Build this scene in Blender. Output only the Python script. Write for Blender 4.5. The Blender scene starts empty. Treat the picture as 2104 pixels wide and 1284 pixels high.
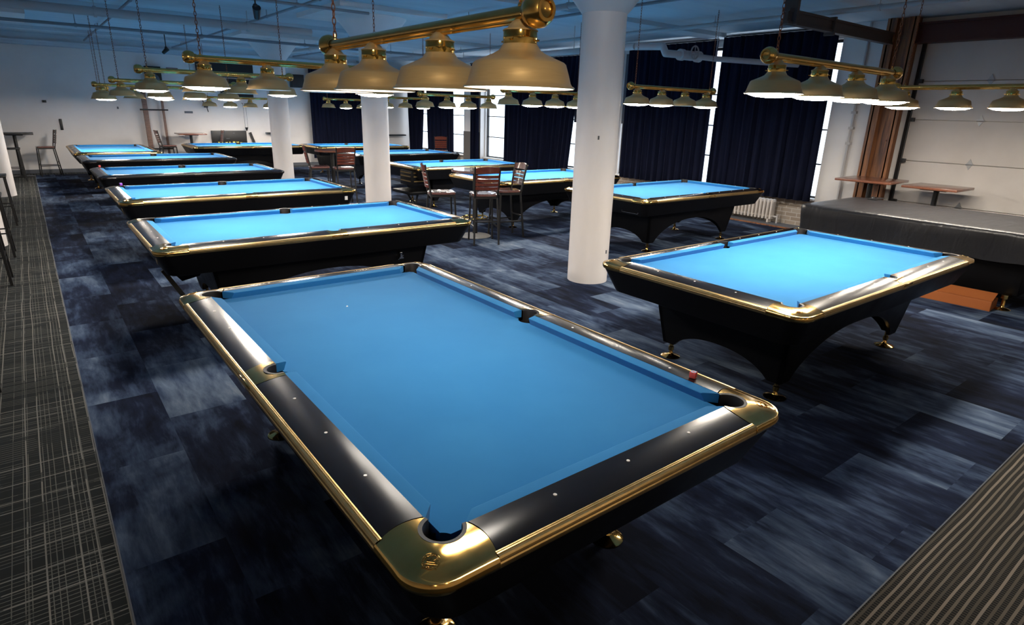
import bpy, bmesh, math, random
from mathutils import Vector, Matrix
random.seed(7)
PI = math.pi
scene = bpy.context.scene
C = scene.collection

# ------------------------------------------------------------------ camera, world, exposure
F_PX, YAW, PITCH, ROLL = 1243.1, 0.6646, -0.3209, 0.0280
CAM = Vector((-1.3766, -2.4889, 1.8866))
fwd = Vector((math.sin(YAW)*math.cos(PITCH), math.cos(YAW)*math.cos(PITCH), math.sin(PITCH)))
rt = Vector((math.cos(YAW), -math.sin(YAW), 0)); up = rt.cross(fwd)
r2 = math.cos(ROLL)*rt + math.sin(ROLL)*up
u2 = -math.sin(ROLL)*rt + math.cos(ROLL)*up
cd = bpy.data.cameras.new('camera'); cam = bpy.data.objects.new('camera', cd); C.objects.link(cam)
cd.sensor_fit = 'HORIZONTAL'; cd.sensor_width = 36; cd.lens = 36*F_PX/2104
cd.clip_start = .05; cd.clip_end = 200
M = Matrix((r2, u2, -fwd)).transposed().to_4x4(); M.translation = CAM
cam.matrix_world = M
scene.camera = cam
world = bpy.data.worlds.new('world'); scene.world = world; world.use_nodes = True
bg = world.node_tree.nodes['Background']
bg.inputs[0].default_value = (.82, .91, 1, 1); bg.inputs[1].default_value = 3.2
LAMP = 92.0          # radiance of a lit lamp
scene.view_settings.view_transform = 'Standard'
scene.view_settings.look = 'None'
scene.view_settings.exposure = 0.0
scene.view_settings.gamma = 1
scene.view_settings.use_curve_mapping = False
scene.cycles.use_denoising = True
scene.cycles.max_bounces = 8
scene.cycles.diffuse_bounces = 4
scene.cycles.sample_clamp_indirect = 6
scene.cycles.caustics_reflective = False
scene.cycles.caustics_refractive = False

# ------------------------------------------------------------------ materials
def mat(name, col=(.5, .5, .5), rough=.5, metal=0, spec=.5, emit=None, es=0, coat=0):
    m = bpy.data.materials.new(name); m.use_nodes = True
    b = m.node_tree.nodes['Principled BSDF']
    b.inputs['Base Color'].default_value = (*col, 1)
    b.inputs['Roughness'].default_value = rough
    b.inputs['Metallic'].default_value = metal
    b.inputs['Specular IOR Level'].default_value = spec
    b.inputs['Coat Weight'].default_value = coat
    b.inputs['Coat Roughness'].default_value = .08
    if emit:
        b.inputs['Emission Color'].default_value = (*emit, 1)
        b.inputs['Emission Strength'].default_value = es
    return m
def nd(m, t, **k):
    n = m.node_tree.nodes.new(t)
    for a, v in k.items(): setattr(n, a, v)
    return n
def ln(m, a, b): m.node_tree.links.new(a, b)
def bs(m): return m.node_tree.nodes['Principled BSDF']
def ramp(m, fac, stops):
    r = nd(m, 'ShaderNodeValToRGB'); e = r.color_ramp.elements
    while len(e) < len(stops): e.new(.5)
    for i, (p, c) in enumerate(stops): e[i].position = p; e[i].color = (*c, 1)
    ln(m, fac, r.inputs[0]); return r.outputs[0]
def noise(m, vec, scale, detail=4, rough=.6, dist=0):
    n = nd(m, 'ShaderNodeTexNoise'); n.inputs['Scale'].default_value = scale
    n.inputs['Detail'].default_value = detail; n.inputs['Roughness'].default_value = rough
    n.inputs['Distortion'].default_value = dist
    if vec is not None: ln(m, vec, n.inputs['Vector'])
    return n.outputs['Fac']
def mth(m, op, a, b=None, c=None):
    n = nd(m, 'ShaderNodeMath', operation=op)
    for i, v in enumerate((a, b, c)):
        if v is None: continue
        if isinstance(v, (int, float)): n.inputs[i].default_value = v
        else: ln(m, v, n.inputs[i])
    return n.outputs[0]
def bump(m, h, strength=.2, dist=.01):
    b = nd(m, 'ShaderNodeBump'); b.inputs['Strength'].default_value = strength
    b.inputs['Distance'].default_value = dist
    ln(m, h, b.inputs['Height']); ln(m, b.outputs[0], bs(m).inputs['Normal'])
def mapping(m, vec, scale=(1, 1, 1), loc=(0, 0, 0), rot=(0, 0, 0)):
    n = nd(m, 'ShaderNodeMapping'); n.inputs['Scale'].default_value = scale
    n.inputs['Location'].default_value = loc; n.inputs['Rotation'].default_value = rot
    ln(m, vec, n.inputs['Vector']); return n.outputs[0]
def objco(m): return nd(m, 'ShaderNodeTexCoord').outputs['Object']

M_CLOTH = mat('blue_cloth', (.045, .33, .72), .9, spec=.1)
_c = objco(M_CLOTH); _n = noise(M_CLOTH, _c, 900, 2); bump(M_CLOTH, _n, .12, .001)
ln(M_CLOTH, ramp(M_CLOTH, noise(M_CLOTH, _c, 2.5, 4), [(.3, (.022, .185, .44)), (.7, (.028, .205, .47))]), bs(M_CLOTH).inputs['Base Color'])
bs(M_CLOTH).inputs['Sheen Weight'].default_value = .12
bs(M_CLOTH).inputs['Sheen Roughness'].default_value = .5
bs(M_CLOTH).inputs['Sheen Tint'].default_value = (.75, .9, 1, 1)
M_RAIL = mat('black_laminate_rail', (.009, .007, .007), .2, spec=.5)
M_BODY = mat('black_laminate_body', (.005, .005, .006), .38, spec=.2)
ln(M_BODY, ramp(M_BODY, noise(M_BODY, objco(M_BODY), 3, 3), [(.3, (.32,)*3), (.7, (.45,)*3)]), bs(M_BODY).inputs['Roughness'])
def brass(name, c1, c2, r1, r2, stretch=(1, 1, 1), sc=20):
    m = mat(name, c1, r1, metal=1)
    f = noise(m, mapping(m, objco(m), stretch), sc, 4)
    ln(m, ramp(m, f, [(.3, c1), (.7, c2)]), bs(m).inputs['Base Color'])
    ln(m, ramp(m, f, [(.3, (r1,)*3), (.7, (r2,)*3)]), bs(m).inputs['Roughness'])
    return m
M_GOLD = brass('polished_brass_casting', (.74, .45, .13), (.82, .52, .18), .09, .15, sc=9)
M_TRIM = brass('ribbed_brass_trim', (.70, .48, .20), (.78, .55, .25), .28, .36, sc=40)
M_LAMPB = brass('satin_brass_shade', (.70, .46, .20), (.76, .52, .24), .32, .42, (1, 1, 30), 14)
bs(M_LAMPB).inputs['Metallic'].default_value = .55
M_NECK = brass('bright_brass_neck', (.72, .46, .12), (.78, .52, .16), .1, .15)
M_BAR = brass('brass_bar', (.72, .43, .12), (.80, .50, .16), .16, .24)
M_RUST = mat('rusty_chain', (.25, .09, .04), .6, metal=.6)
ln(M_RUST, ramp(M_RUST, noise(M_RUST, objco(M_RUST), 60, 3), [(.35, (.10, .04, .03)), (.65, (.42, .17, .08))]), bs(M_RUST).inputs['Base Color'])
M_RUBBER = mat('black_rubber_pocket', (.018, .016, .017), .5)
M_DARK = mat('pocket_leather', (.012, .008, .007), .7)
M_PEARL = mat('pearl_sight', (.95, .9, .88), .25)
M_WHITE = mat('white_enamel', (.85, .83, .8), .4)
M_LIT = mat('lit_bulb_glow', (1, 1, 1), .5, emit=(1, .90, .76), es=LAMP)
M_FAR = mat('bright_bulb_glow', (1, 1, 1), .5, emit=(1, .90, .78), es=LAMP*2.0)
M_DIM2 = mat('half_dimmed_bulb_glow', (1, 1, 1), .5, emit=(1, .92, .82), es=LAMP*.30)
M_DIM = mat('dimmed_bulb_glow', (1, 1, 1), .5, emit=(1, .92, .82), es=LAMP*.19)
M_OFF = mat('frosted_bulb_unlit', (.75, .72, .68), .3)
M_PAINT = mat('white_wall_paint', (.70, .67, .66), .55)
_f = noise(M_PAINT, objco(M_PAINT), 1.1, 5)
ln(M_PAINT, ramp(M_PAINT, _f, [(.3, (.75, .715, .69)), (.7, (.83, .80, .78))]), bs(M_PAINT).inputs['Base Color'])
bump(M_PAINT, noise(M_PAINT, objco(M_PAINT), 14, 5), .1, .01)
M_COL = mat('white_column_paint', (.76, .71, .69), .5)
_f = noise(M_COL, mapping(M_COL, objco(M_COL), (1, 1, .3)), 3, 4)
ln(M_COL, ramp(M_COL, _f, [(.3, (.79, .745, .72)), (.7, (.86, .81, .79))]), bs(M_COL).inputs['Base Color'])
bump(M_COL, noise(M_COL, objco(M_COL), 10, 4), .08, .01)
M_CEIL = mat('painted_concrete_ceiling', (.30, .42, .52), .75)
_f = noise(M_CEIL, mapping(M_CEIL, objco(M_CEIL), (.15, 1, 1)), 2.2, 5)
ln(M_CEIL, ramp(M_CEIL, _f, [(.3, (.46, .54, .60)), (.7, (.60, .67, .72))]), bs(M_CEIL).inputs['Base Color'])
M_PIPE = mat('painted_pipe', (.48, .46, .46), .55)
M_PIPEB = mat('grey_conduit', (.25, .27, .30), .5)
M_BLACK = mat('black_metal', (.012, .012, .013), .4, spec=.5)
M_PLAST = mat('black_plastic', (.01, .01, .011), .45)
def wood(name, a, b, rough=.3, coat=.4):
    m = mat(name, a, rough, coat=coat)
    f = noise(m, mapping(m, objco(m), (2, 14, 14)), 3, 5, .6, 1.5)
    ln(m, ramp(m, f, [(.3, a), (.7, b)]), bs(m).inputs['Base Color']); return m
M_REDW = wood('mahogany_wood', (.10, .025, .015), (.20, .05, .028))
M_SEAT = wood('polished_wood_seat', (.16, .07, .06), (.26, .13, .11), .2, .8)
M_BRW = wood('brown_tabletop', (.14, .05, .03), (.24, .09, .05))
M_STEEL = mat('red_oxide_steel', (.30, .12, .05), .5)
ln(M_STEEL, ramp(M_STEEL, noise(M_STEEL, mapping(M_STEEL, objco(M_STEEL), (8, 8, .6)), 2, 5), [(.35, (.08, .035, .025)), (.55, (.30, .12, .045)), (.8, (.20, .08, .04))]), bs(M_STEEL).inputs['Base Color'])
M_LINTEL = mat('dark_red_steel', (.07, .018, .014), .5)
M_BEAM = mat('dark_brown_beam', (.07, .05, .045), .6)
M_DOOR = mat('garage_door_panel', (.66, .61, .57), .5)
ln(M_DOOR, ramp(M_DOOR, noise(M_DOOR, objco(M_DOOR), 1.3, 4), [(.3, (.62, .57, .53)), (.7, (.70, .65, .61))]), bs(M_DOOR).inputs['Base Color'])
M_ZINC = mat('zinc_hinge', (.45, .45, .46), .35, metal=.8)
M_RAD = mat('radiator_enamel', (.62, .57, .53), .4)
M_CURT = mat('navy_curtain', (.008, .010, .022), .95, spec=.08)
ln(M_CURT, ramp(M_CURT, noise(M_CURT, mapping(M_CURT, objco(M_CURT), (1, 6, .2)), 3, 3), [(.3, (.004, .0055, .015)), (.7, (.009, .011, .028))]), bs(M_CURT).inputs['Base Color'])
bs(M_CURT).inputs['Sheen Weight'].default_value = .08
bs(M_CURT).inputs['Sheen Tint'].default_value = (.3, .35, .7, 1)
M_FRAME = mat('dark_window_frame', (.02, .02, .022), .5)
M_CHROME = mat('chrome_disc', (.6, .6, .62), .2, metal=1)
M_COVER = mat('black_vinyl_cover', (.022, .022, .025), .36, spec=.5)
bump(M_COVER, noise(M_COVER, mapping(M_COVER, objco(M_COVER), (3, 1, 1)), 2.5, 4, .5, .6), .35, .05)
M_CARD = mat('orange_cardboard', (.45, .13, .03), .7)
M_CHALKR = mat('red_chalk_cube', (.75, .10, .09), .8)
M_CHALKP = mat('purple_chalk_cube', (.22, .05, .45), .8)
M_CHALKB = mat('blue_chalk_top', (.45, .55, .72), .9)
M_STICK = mat('white_sticker', (.85, .85, .85), .5)
M_YEL = mat('yellow_sign_mark', (.75, .65, .12), .5, emit=(.9, .8, .2), es=.25)
M_GREY = mat('grey_panel', (.10, .11, .13), .6)
M_REDP = mat('faded_red_plate', (.25, .12, .12), .6)
M_TVBLUE = mat('blue_screen_glow', (.02, .05, .2), .3, emit=(.03, .10, .45), es=.5)

# window glass: thin, mostly clear
M_GLASS = bpy.data.materials.new('window_glass'); M_GLASS.use_nodes = True
nt = M_GLASS.node_tree; nt.nodes.remove(nt.nodes['Principled BSDF'])
_t = nt.nodes.new('ShaderNodeBsdfTransparent'); _g = nt.nodes.new('ShaderNodeBsdfGlossy'); _x = nt.nodes.new('ShaderNodeMixShader')
_g.inputs['Roughness'].default_value = .05; _x.inputs[0].default_value = .06; _t.inputs[0].default_value = (.95, .97, 1, 1)
nt.links.new(_t.outputs[0], _x.inputs[1]); nt.links.new(_g.outputs[0], _x.inputs[2]); nt.links.new(_x.outputs[0], nt.nodes['Material Output'].inputs[0])

# blue mottled carpet planks
M_CARPET = mat('navy_carpet_planks', (.03, .05, .09), .95, spec=.1)
def build_carpet(m):
    co = objco(m)
    rotc = mapping(m, co, (1, 1, 1), (0.11, 0.05, 0), (0, 0, PI/2))
    br = nd(m, 'ShaderNodeTexBrick'); ln(m, rotc, br.inputs['Vector'])
    br.inputs['Scale'].default_value = 1; br.inputs['Brick Width'].default_value = .92; br.inputs['Row Height'].default_value = .46
    br.inputs['Mortar Size'].default_value = 0; br.inputs['Color1'].default_value = (0, 0, 0, 1); br.inputs['Color2'].default_value = (1, 1, 1, 1)
    br.offset = .5; br.inputs['Bias'].default_value = 0
    rnd = nd(m, 'ShaderNodeRGBToBW'); ln(m, br.outputs['Color'], rnd.inputs[0]); rv = rnd.outputs[0]
    def n4(scale, stretch, detail, dist, rough):
        n = nd(m, 'ShaderNodeTexNoise'); n.noise_dimensions = '4D'
        ln(m, mapping(m, co, stretch, (0, 0, 0), (0, 0, .12)), n.inputs['Vector'])
        ln(m, mth(m, 'MULTIPLY', rv, 37.0), n.inputs['W'])
        n.inputs['Scale'].default_value = scale; n.inputs['Detail'].default_value = detail
        n.inputs['Distortion'].default_value = dist; n.inputs['Roughness'].default_value = rough
        return n.outputs['Fac']
    big = n4(1.5, (1.0, .6, 1), 4, .8, .6)
    fine = n4(5, (2.4, .45, 1), 6, .3, .68)
    v = mth(m, 'MULTIPLY_ADD', big, 1.15, mth(m, 'MULTIPLY_ADD', fine, .75, mth(m, 'MULTIPLY_ADD', rv, .26, -.60)))
    col = ramp(m, v, [(.28, (.004, .006, .015)), (.44, (.012, .019, .045)), (.58, (.045, .07, .125)), (.74, (.12, .165, .24)), (.92, (.26, .30, .36))])
    ln(m, col, bs(m).inputs['Base Color'])
    bump(m, noise(m, co, 350, 2), .3, .002)
build_carpet(M_CARPET)
M_PLAID = mat('grey_plaid_carpet', (.05, .05, .05), .95, spec=.1)
def build_plaid(m):
    co = objco(m); sp = nd(m, 'ShaderNodeSeparateXYZ'); ln(m, co, sp.inputs[0])
    def lines(axis, period, w, seed, thr):
        u = mth(m, 'DIVIDE', sp.outputs[axis], period)
        wob = noise(m, mapping(m, co, (.6, .6, .6), (seed, seed, 0)), 1.2, 2)
        u = mth(m, 'ADD', u, mth(m, 'MULTIPLY', wob, .5))
        fr = mth(m, 'FRACT', u); line = mth(m, 'LESS_THAN', fr, w)
        wn = nd(m, 'ShaderNodeTexWhiteNoise', noise_dimensions='1D'); ln(m, mth(m, 'ADD', mth(m, 'FLOOR', u), seed), wn.inputs['W'])
        k = mth(m, 'GREATER_THAN', wn.outputs['Value'], thr)
        br_ = mth(m, 'GREATER_THAN', noise(m, mapping(m, co, (1, 1, 1), (seed*3, 0, 0)), 2.2, 2), .44)
        return mth(m, 'MULTIPLY', mth(m, 'MULTIPLY', line, k), mth(m, 'MULTIPLY_ADD', br_, .7, .3))
    a = lines('X', .022, .16, 3.1, .2); b = lines('Y', .026, .16, 9.7, .2); c = lines('X', .062, .10, 5.3, .45); d = lines('Y', .09, .08, 7.7, .45)
    s = mth(m, 'MAXIMUM', mth(m, 'MAXIMUM', mth(m, 'MULTIPLY', a, .6), mth(m, 'MULTIPLY', b, .6)), mth(m, 'MAXIMUM', c, d))
    s = mth(m, 'MULTIPLY', s, mth(m, 'MULTIPLY_ADD', noise(m, co, 1.5, 2), .8, .3))
    ln(m, ramp(m, s, [(0, (.024, .027, .028)), (.5, (.15, .15, .135)), (1, (.30, .28, .25))]), bs(m).inputs['Base Color'])
build_plaid(M_PLAID)
M_STRIPE = mat('striped_grey_carpet', (.05, .05, .05), .95, spec=.1)
def build_stripe(m):
    co = objco(m); sp = nd(m, 'ShaderNodeSeparateXYZ'); ln(m, co, sp.inputs[0])
    wob = mth(m, 'MULTIPLY', noise(m, mapping(m, co, (.9, 2.5, 1)), 1.2, 2), .03)
    y = mth(m, 'ADD', sp.outputs['Y'], wob)
    f1 = mth(m, 'FRACT', mth(m, 'DIVIDE', y, .027)); l1 = mth(m, 'LESS_THAN', f1, .38)
    wn = nd(m, 'ShaderNodeTexWhiteNoise', noise_dimensions='1D'); ln(m, mth(m, 'FLOOR', mth(m, 'DIVIDE', y, .027)), wn.inputs['W'])
    l1 = mth(m, 'MULTIPLY', l1, mth(m, 'MULTIPLY_ADD', wn.outputs['Value'], .7, .3))
    l2 = mth(m, 'MULTIPLY', mth(m, 'LESS_THAN', mth(m, 'FRACT', mth(m, 'DIVIDE', sp.outputs['X'], .016)), .25), .3)
    s = mth(m, 'MAXIMUM', l1, l2)
    ln(m, ramp(m, s, [(0, (.02, .02, .02)), (.5, (.12, .105, .085)), (1, (.26, .22, .18))]), bs(m).inputs['Base Color'])
build_stripe(M_STRIPE)
M_BRICK = mat('painted_brick', (.2, .17, .14), .8)
def build_brick(m):
    br = nd(m, 'ShaderNodeTexBrick'); co = objco(m); sp = nd(m, 'ShaderNodeSeparateXYZ'); ln(m, co, sp.inputs[0])
    cb = nd(m, 'ShaderNodeCombineXYZ'); ln(m, sp.outputs['Y'], cb.inputs[0]); ln(m, sp.outputs['Z'], cb.inputs[1]); ln(m, cb.outputs[0], br.inputs['Vector'])
    br.inputs['Scale'].default_value = 1; br.inputs['Brick Width'].default_value = .22; br.inputs['Row Height'].default_value = .075; br.inputs['Mortar Size'].default_value = .008
    br.inputs['Color1'].default_value = (.30, .24, .19, 1); br.inputs['Color2'].default_value = (.40, .34, .28, 1); br.inputs['Mortar'].default_value = (.5, .46, .42, 1)
    ln(m, br.outputs['Color'], bs(m).inputs['Base Color'])
build_brick(M_BRICK)

# ------------------------------------------------------------------ mesh helpers
def new_bm(): return bmesh.new()
def bx(bm, x0, x1, y0, y1, z0, z1, bev=0):
    b2 = bmesh.new() if bev else bm
    vs = [b2.verts.new((x, y, z)) for z in (z0, z1) for y in (y0, y1) for x in (x0, x1)]
    for f in ((0, 2, 3, 1), (4, 5, 7, 6), (0, 1, 5, 4), (2, 6, 7, 3), (0, 4, 6, 2), (1, 3, 7, 5)):
        b2.faces.new([vs[i] for i in f])
    if bev:
        bmesh.ops.bevel(b2, geom=b2.edges[:], offset=bev, segments=2, affect='EDGES', profile=.5)
        merge(bm, b2)
def merge(bm, b2, mx=None):
    if mx is not None: bmesh.ops.transform(b2, matrix=mx, verts=b2.verts)
    t = bpy.data.meshes.new('t'); b2.to_mesh(t); b2.free(); bm.from_mesh(t); bpy.data.meshes.remove(t)
def tube(bm, p0, p1, r, n=10, r1=None):
    p0 = Vector(p0); p1 = Vector(p1); d = (p1-p0); L = d.length
    b2 = bmesh.new(); bmesh.ops.create_cone(b2, cap_ends=True, segments=n, radius1=r, radius2=r if r1 is None else r1, depth=L)
    q = d.to_track_quat('Z', 'Y').to_matrix().to_4x4(); q.translation = (p0+p1)/2
    merge(bm, b2, q)
def path(bm, pts, r, n=8):
    for a, b in zip(pts, pts[1:]): tube(bm, a, b, r, n)
    for q in pts[1:-1]: ball(bm, q, r*1.02, 8)
def ball(bm, c, r, n=12, sc=(1, 1, 1)):
    b2 = bmesh.new(); bmesh.ops.create_uvsphere(b2, u_segments=n, v_segments=max(6, n//2), radius=r)
    merge(bm, b2, Matrix.Translation(c) @ Matrix.Diagonal((*sc, 1)))
def bar4(bm, p0, p1, w, h=None):        # square bar between two points
    h = h or w; p0 = Vector(p0); p1 = Vector(p1); d = p1-p0; L = d.length
    b2 = bmesh.new(); bx(b2, -w/2, w/2, -h/2, h/2, -L/2, L/2)
    zz = d.normalized(); xx = Vector((1, 0, 0)) if abs(zz.x) < .9 else Vector((0, 1, 0))
    yy = zz.cross(xx).normalized(); xx = yy.cross(zz)
    q = Matrix((xx, yy, zz)).transposed().to_4x4(); q.translation = (p0+p1)/2
    merge(bm, b2, q)
def lathe(bm, prof, n=32, cx=0, cy=0, close=False):
    rings = []
    for r, z in prof:
        if r < 1e-6: rings.append([bm.verts.new((cx, cy, z))])
        else: rings.append([bm.verts.new((cx+r*math.cos(2*PI*i/n), cy+r*math.sin(2*PI*i/n), z)) for i in range(n)])
    for a, b in zip(rings, rings[1:]):
        for i in range(n):
            j = (i+1) % n
            if len(a) == 1 and len(b) == 1: continue
            if len(a) == 1: bm.faces.new((a[0], b[j], b[i]))
            elif len(b) == 1: bm.faces.new((a[i], a[j], b[0]))
            else: bm.faces.new((a[i], a[j], b[j], b[i]))
def grid(bm, rows, closed_u=False):     # rows of points -> quads
    vs = [[bm.verts.new(p) for p in r] for r in rows]
    for a, b in zip(vs, vs[1:]):
        m_ = len(a)
        for i in range(m_ if closed_u else m_-1):
            j = (i+1) % m_
            bm.faces.new((a[i], a[j], b[j], b[i]))
    return vs
def finish(bm, name, m, smooth=40):
    bmesh.ops.remove_doubles(bm, verts=bm.verts, dist=1e-6)
    bmesh.ops.recalc_face_normals(bm, faces=bm.faces)
    me = bpy.data.meshes.new(name); bm.to_mesh(me); bm.free()
    if m is not None: me.materials.append(m)
    if smooth:
        for p in me.polygons: p.use_smooth = True
        try: me.set_sharp_from_angle(angle=math.radians(smooth))
        except Exception: pass
    return me
def obj(name, bm, m, parent=None, smooth=40):
    o = bpy.data.objects.new(name, finish(bm, name, m, smooth)); C.objects.link(o)
    if parent: o.parent = parent
    return o
def thing(name, label, cat, loc=(0, 0, 0), rz=0, group=None):
    o = bpy.data.objects.new(name, None); C.objects.link(o); o.empty_display_size = .2
    o.location = loc; o.rotation_euler = (0, 0, rz); o['label'] = label; o['category'] = cat
    if group: o['group'] = group
    return o
def tag(o, label, cat, group=None):
    o['label'] = label; o['category'] = cat
    if group: o['group'] = group
    return o
def struct(name, bm, m, smooth=40):
    o = obj(name, bm, m, None, smooth); o['kind'] = 'structure'; return o
def kids(o): return [k for k in list(bpy.data.objects) if k.parent == o]
def dup(root, loc, rz, label, group=None, swap=None, scale=None):
    tree = {}
    for k in list(bpy.data.objects):
        if k.parent: tree.setdefault(k.parent.name, []).append(k)
    def cp(o, par):
        c = o.copy(); C.objects.link(c); c.parent = par
        if swap and c.data:
            key = (c.data.name, tuple(sorted((a.name, b.name) for a, b in swap.items())))
            if any(mm in swap for mm in c.data.materials):
                if key not in _sw:
                    d = c.data.copy()
                    for i, mm in enumerate(d.materials):
                        if mm in swap: d.materials[i] = swap[mm]
                    _sw[key] = d
                c.data = _sw[key]
        for k in tree.get(o.name, []): cp(k, c)
        return c
    r = cp(root, None)
    r.location = loc; r.rotation_euler = (0, 0, rz); r['label'] = label
    if group: r['group'] = group
    if scale: r.scale = scale
    return r
_sw = {}

# ------------------------------------------------------------------ the room
XW, YB, XL, YF, ZC = 9.85, 18.02, -5.6, -6.5, 3.41
EX, EY = -1.37, -1.83     # edges of the blue carpet
b = new_bm(); bx(b, XL, XW+.16, YF, YB+.2, -.2, -.006); struct('floor', b, M_PLAID, 0)
b = new_bm(); bx(b, EX, XW, EY, 17.6, -.006, 0); o = struct('floor_carpet_blue', b, M_CARPET, 0); o.name = 'floor'
b = new_bm(); bx(b, EX, XW, YF, EY, -.006, 0); o = struct('floor', b, M_STRIPE, 0)
b = new_bm(); bx(b, XL, EX, YF, YB, -.006, 0); o = struct('floor', b, M_PLAID, 0)
b = new_bm(); bx(b, EX, XW, 17.6, YB, -.006, 0); o = struct('floor', b, M_PLAID, 0)
b = new_bm(); bx(b, EX-.003, EX+.003, EY, 17.6, 0, .002); o = struct('trim_1', b, M_GREY, 0)
b = new_bm(); bx(b, EX, XW, EY-.003, EY+.003, 0, .002); o = struct('trim_2', b, M_GREY, 0)
b = new_bm(); bx(b, XL, XW+.16, YF, YB+.2, ZC, ZC+.2); struct('ceiling', b, M_CEIL, 0)
b = new_bm(); bx(b, XL, XW+.16, YB, YB+.2, 0, ZC); struct('wall_back', b, M_PAINT, 0)
b = new_bm(); bx(b, XL-.2, XL, YF, YB+.2, 0, ZC); struct('wall_left', b, M_PAINT, 0)
b = new_bm(); bx(b, XL, XW+.16, YF-.2, YF, 0, ZC); struct('wall_front', b, M_PAINT, 0)
# window wall with openings
W1, W2, W3 = (2.92, 7.85), (8.35, 13.42), (14.42, 17.8)
GD = (-2.9, 1.72)
b = new_bm()
segs = [(YF, GD[0]), (GD[1], W1[0]), (W1[1], W2[0]), (W2[1], W3[0]), (W3[1], YB)]
for y0, y1 in segs: bx(b, XW, XW+.16, y0, y1, 0, ZC)
for y0, y1 in (W1, W2, W3): bx(b, XW, XW+.16, y0, y1, 3.2, ZC)
bx(b, XW, XW+.16, GD[0], GD[1], 3.06, ZC)
struct('wall_right', b, M_PAINT, 0)
b = new_bm()
for y0, y1 in (W1, W2, W3): bx(b, XW, XW+.16, y0, y1, 0, .48)
bx(b, XW-.1, XW, 2.84, 7.85, 0, .34)
struct('wall_right', b, M_BRICK, 0)
b = new_bm()
for y0, y1 in (W1, W2, W3): bx(b, XW-.12, XW+.1, y0+.01, y1-.01, .48, .52, .01)
struct('trim_3', b, M_WHITE)
# perimeter beam at the top of the back wall
b = new_bm(); bx(b, XL, XW, YB-.35, YB, 3.14, ZC); bx(b, XL, XW, YB-.42, YB-.35, 3.2, 3.25)
struct('trim_4', b, M_CEIL, 0)
b = new_bm(); bx(b, XL, XW, YB-.02, YB, 0, .1); struct('baseboard_back', b, M_GREY, 0)
# windows
wi = 1
for (y0, y1), mids in ((W1, (4.1, 5.9)), (W2, (10.0, 11.7, 12.36)), (W3, (15.6, 16.8))):
    w = bpy.data.objects.new('window_%d' % wi, None); C.objects.link(w); w['kind'] = 'structure'; w.location = (XW+.09, (y0+y1)/2, .5)
    f = new_bm(); yc = (y0+y1)/2
    for y in (y0, y1): bx(f, -.03, .03, y-yc-.03, y-yc+.03, 0, 2.7)
    bx(f, -.03, .03, y0-yc, y1-yc, 0, .05); bx(f, -.03, .03, y0-yc, y1-yc, 2.65, 2.7)
    for y in mids: bx(f, -.025, .025, y-yc-.02, y-yc+.02, 0, 2.7)
    for z in (.62, 1.22, 1.82): bx(f, -.015, .015, y0-yc, y1-yc, z-.012, z+.012)
    obj('window_frame', f, M_FRAME, w, 0)
    g = new_bm(); bx(g, -.003, .003, y0-yc, y1-yc, .05, 2.65); obj('pane', g, M_GLASS, w, 0)
    wi += 1
# boarded upper parts of the windows beside the pillar
b = new_bm(); bx(b, XW+.01, XW+.05, 7.15, 7.85, 1.68, 3.2); bx(b, XW+.02, XW+.06, 8.35, 9.5, 1.66, 2.78); struct('trim_5', b, M_GREY, 0)
# pilasters with dark wainscot
b = new_bm(); bx(b, XW-.16, XW, 13.46, 14.38, 0, ZC); bx(b, XW-.14, XW, 7.9, 8.3, 0, ZC); bx(b, XW-.12, XW, 2.2, 2.90, 0, ZC)
struct('trim_6', b, M_PAINT, 0)
b = new_bm(); bx(b, XW-.18, XW-.16, 13.46, 14.38, 0, 1.25); struct('trim_7', b, mat('taupe_wainscot', (.13, .12, .11), .6), 0)
# downpipe on the near pilaster
b = new_bm(); tube(b, (XW-.16, 2.48, 0), (XW-.16, 2.48, 3.4), .022)
for z in (1.5, 1.75, 2.0, 2.15): bx(b, XW-.19, XW-.13, 2.44, 2.52, z, z+.04)
tag(obj('wall_conduit', b, M_PIPE), 'thin white conduit running up the white pilaster beside the brown steel post', 'pipe')

# garage door: panels, hinges, seal
gd = bpy.data.objects.new('door_1', None); C.objects.link(gd); gd['kind'] = 'structure'; gd.location = (XW+.02, (GD[0]+GD[1])/2, 0)
b = new_bm(); bx(b, .052, .08, -(GD[1]-GD[0])/2-.02, (GD[1]-GD[0])/2+.02, 0, 3.07); obj('door_backing', b, M_DOOR, gd, 0)
zs = [0.02, .65, 1.30, 1.93, 2.50, 3.06]
hy = (GD[1]-GD[0])/2
for z0, z1 in zip(zs, zs[1:]):
    b = new_bm(); bx(b, 0, .05, -hy, hy, z0+.004, z1-.004, .003); obj('door_panel', b, M_DOOR, gd, 0)
for z in zs[1:-1]:
    for yy in (.73, -.42, -1.6):
        b = new_bm(); yl = yy-gd.location.y
        pts = [(yl, z+.085), (yl+.035, z+.02), (yl+.055, z), (yl+.03, z-.02), (yl, z-.075), (yl-.03, z-.02), (yl-.055, z), (yl-.035, z+.02)]
        f0 = [b.verts.new((0, y, q)) for y, q in pts]; f1 = [b.verts.new((-.012, y, q)) for y, q in pts]
        b.faces.new(f1)
        for i in range(8): b.faces.new((f0[i], f0[(i+1) % 8], f1[(i+1) % 8], f1[i]))
        tube(b, (-.014, yl-.045, z), (-.014, yl+.045, z), .008, 8)
        obj('hinge', b, M_ZINC, gd)
b = new_bm(); bx(b, -.05, 0, hy-.05, hy, 0, 3.06); tube(b, (-.07, hy-.06, 0.1), (-.07, hy-.06, 3.1), .012)
for z in zs[1:-1]: bx(b, -.09, -.02, hy-.12, hy-.05, z-.03, z+.03)
obj('door_track', b, M_BLACK, gd)
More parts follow.
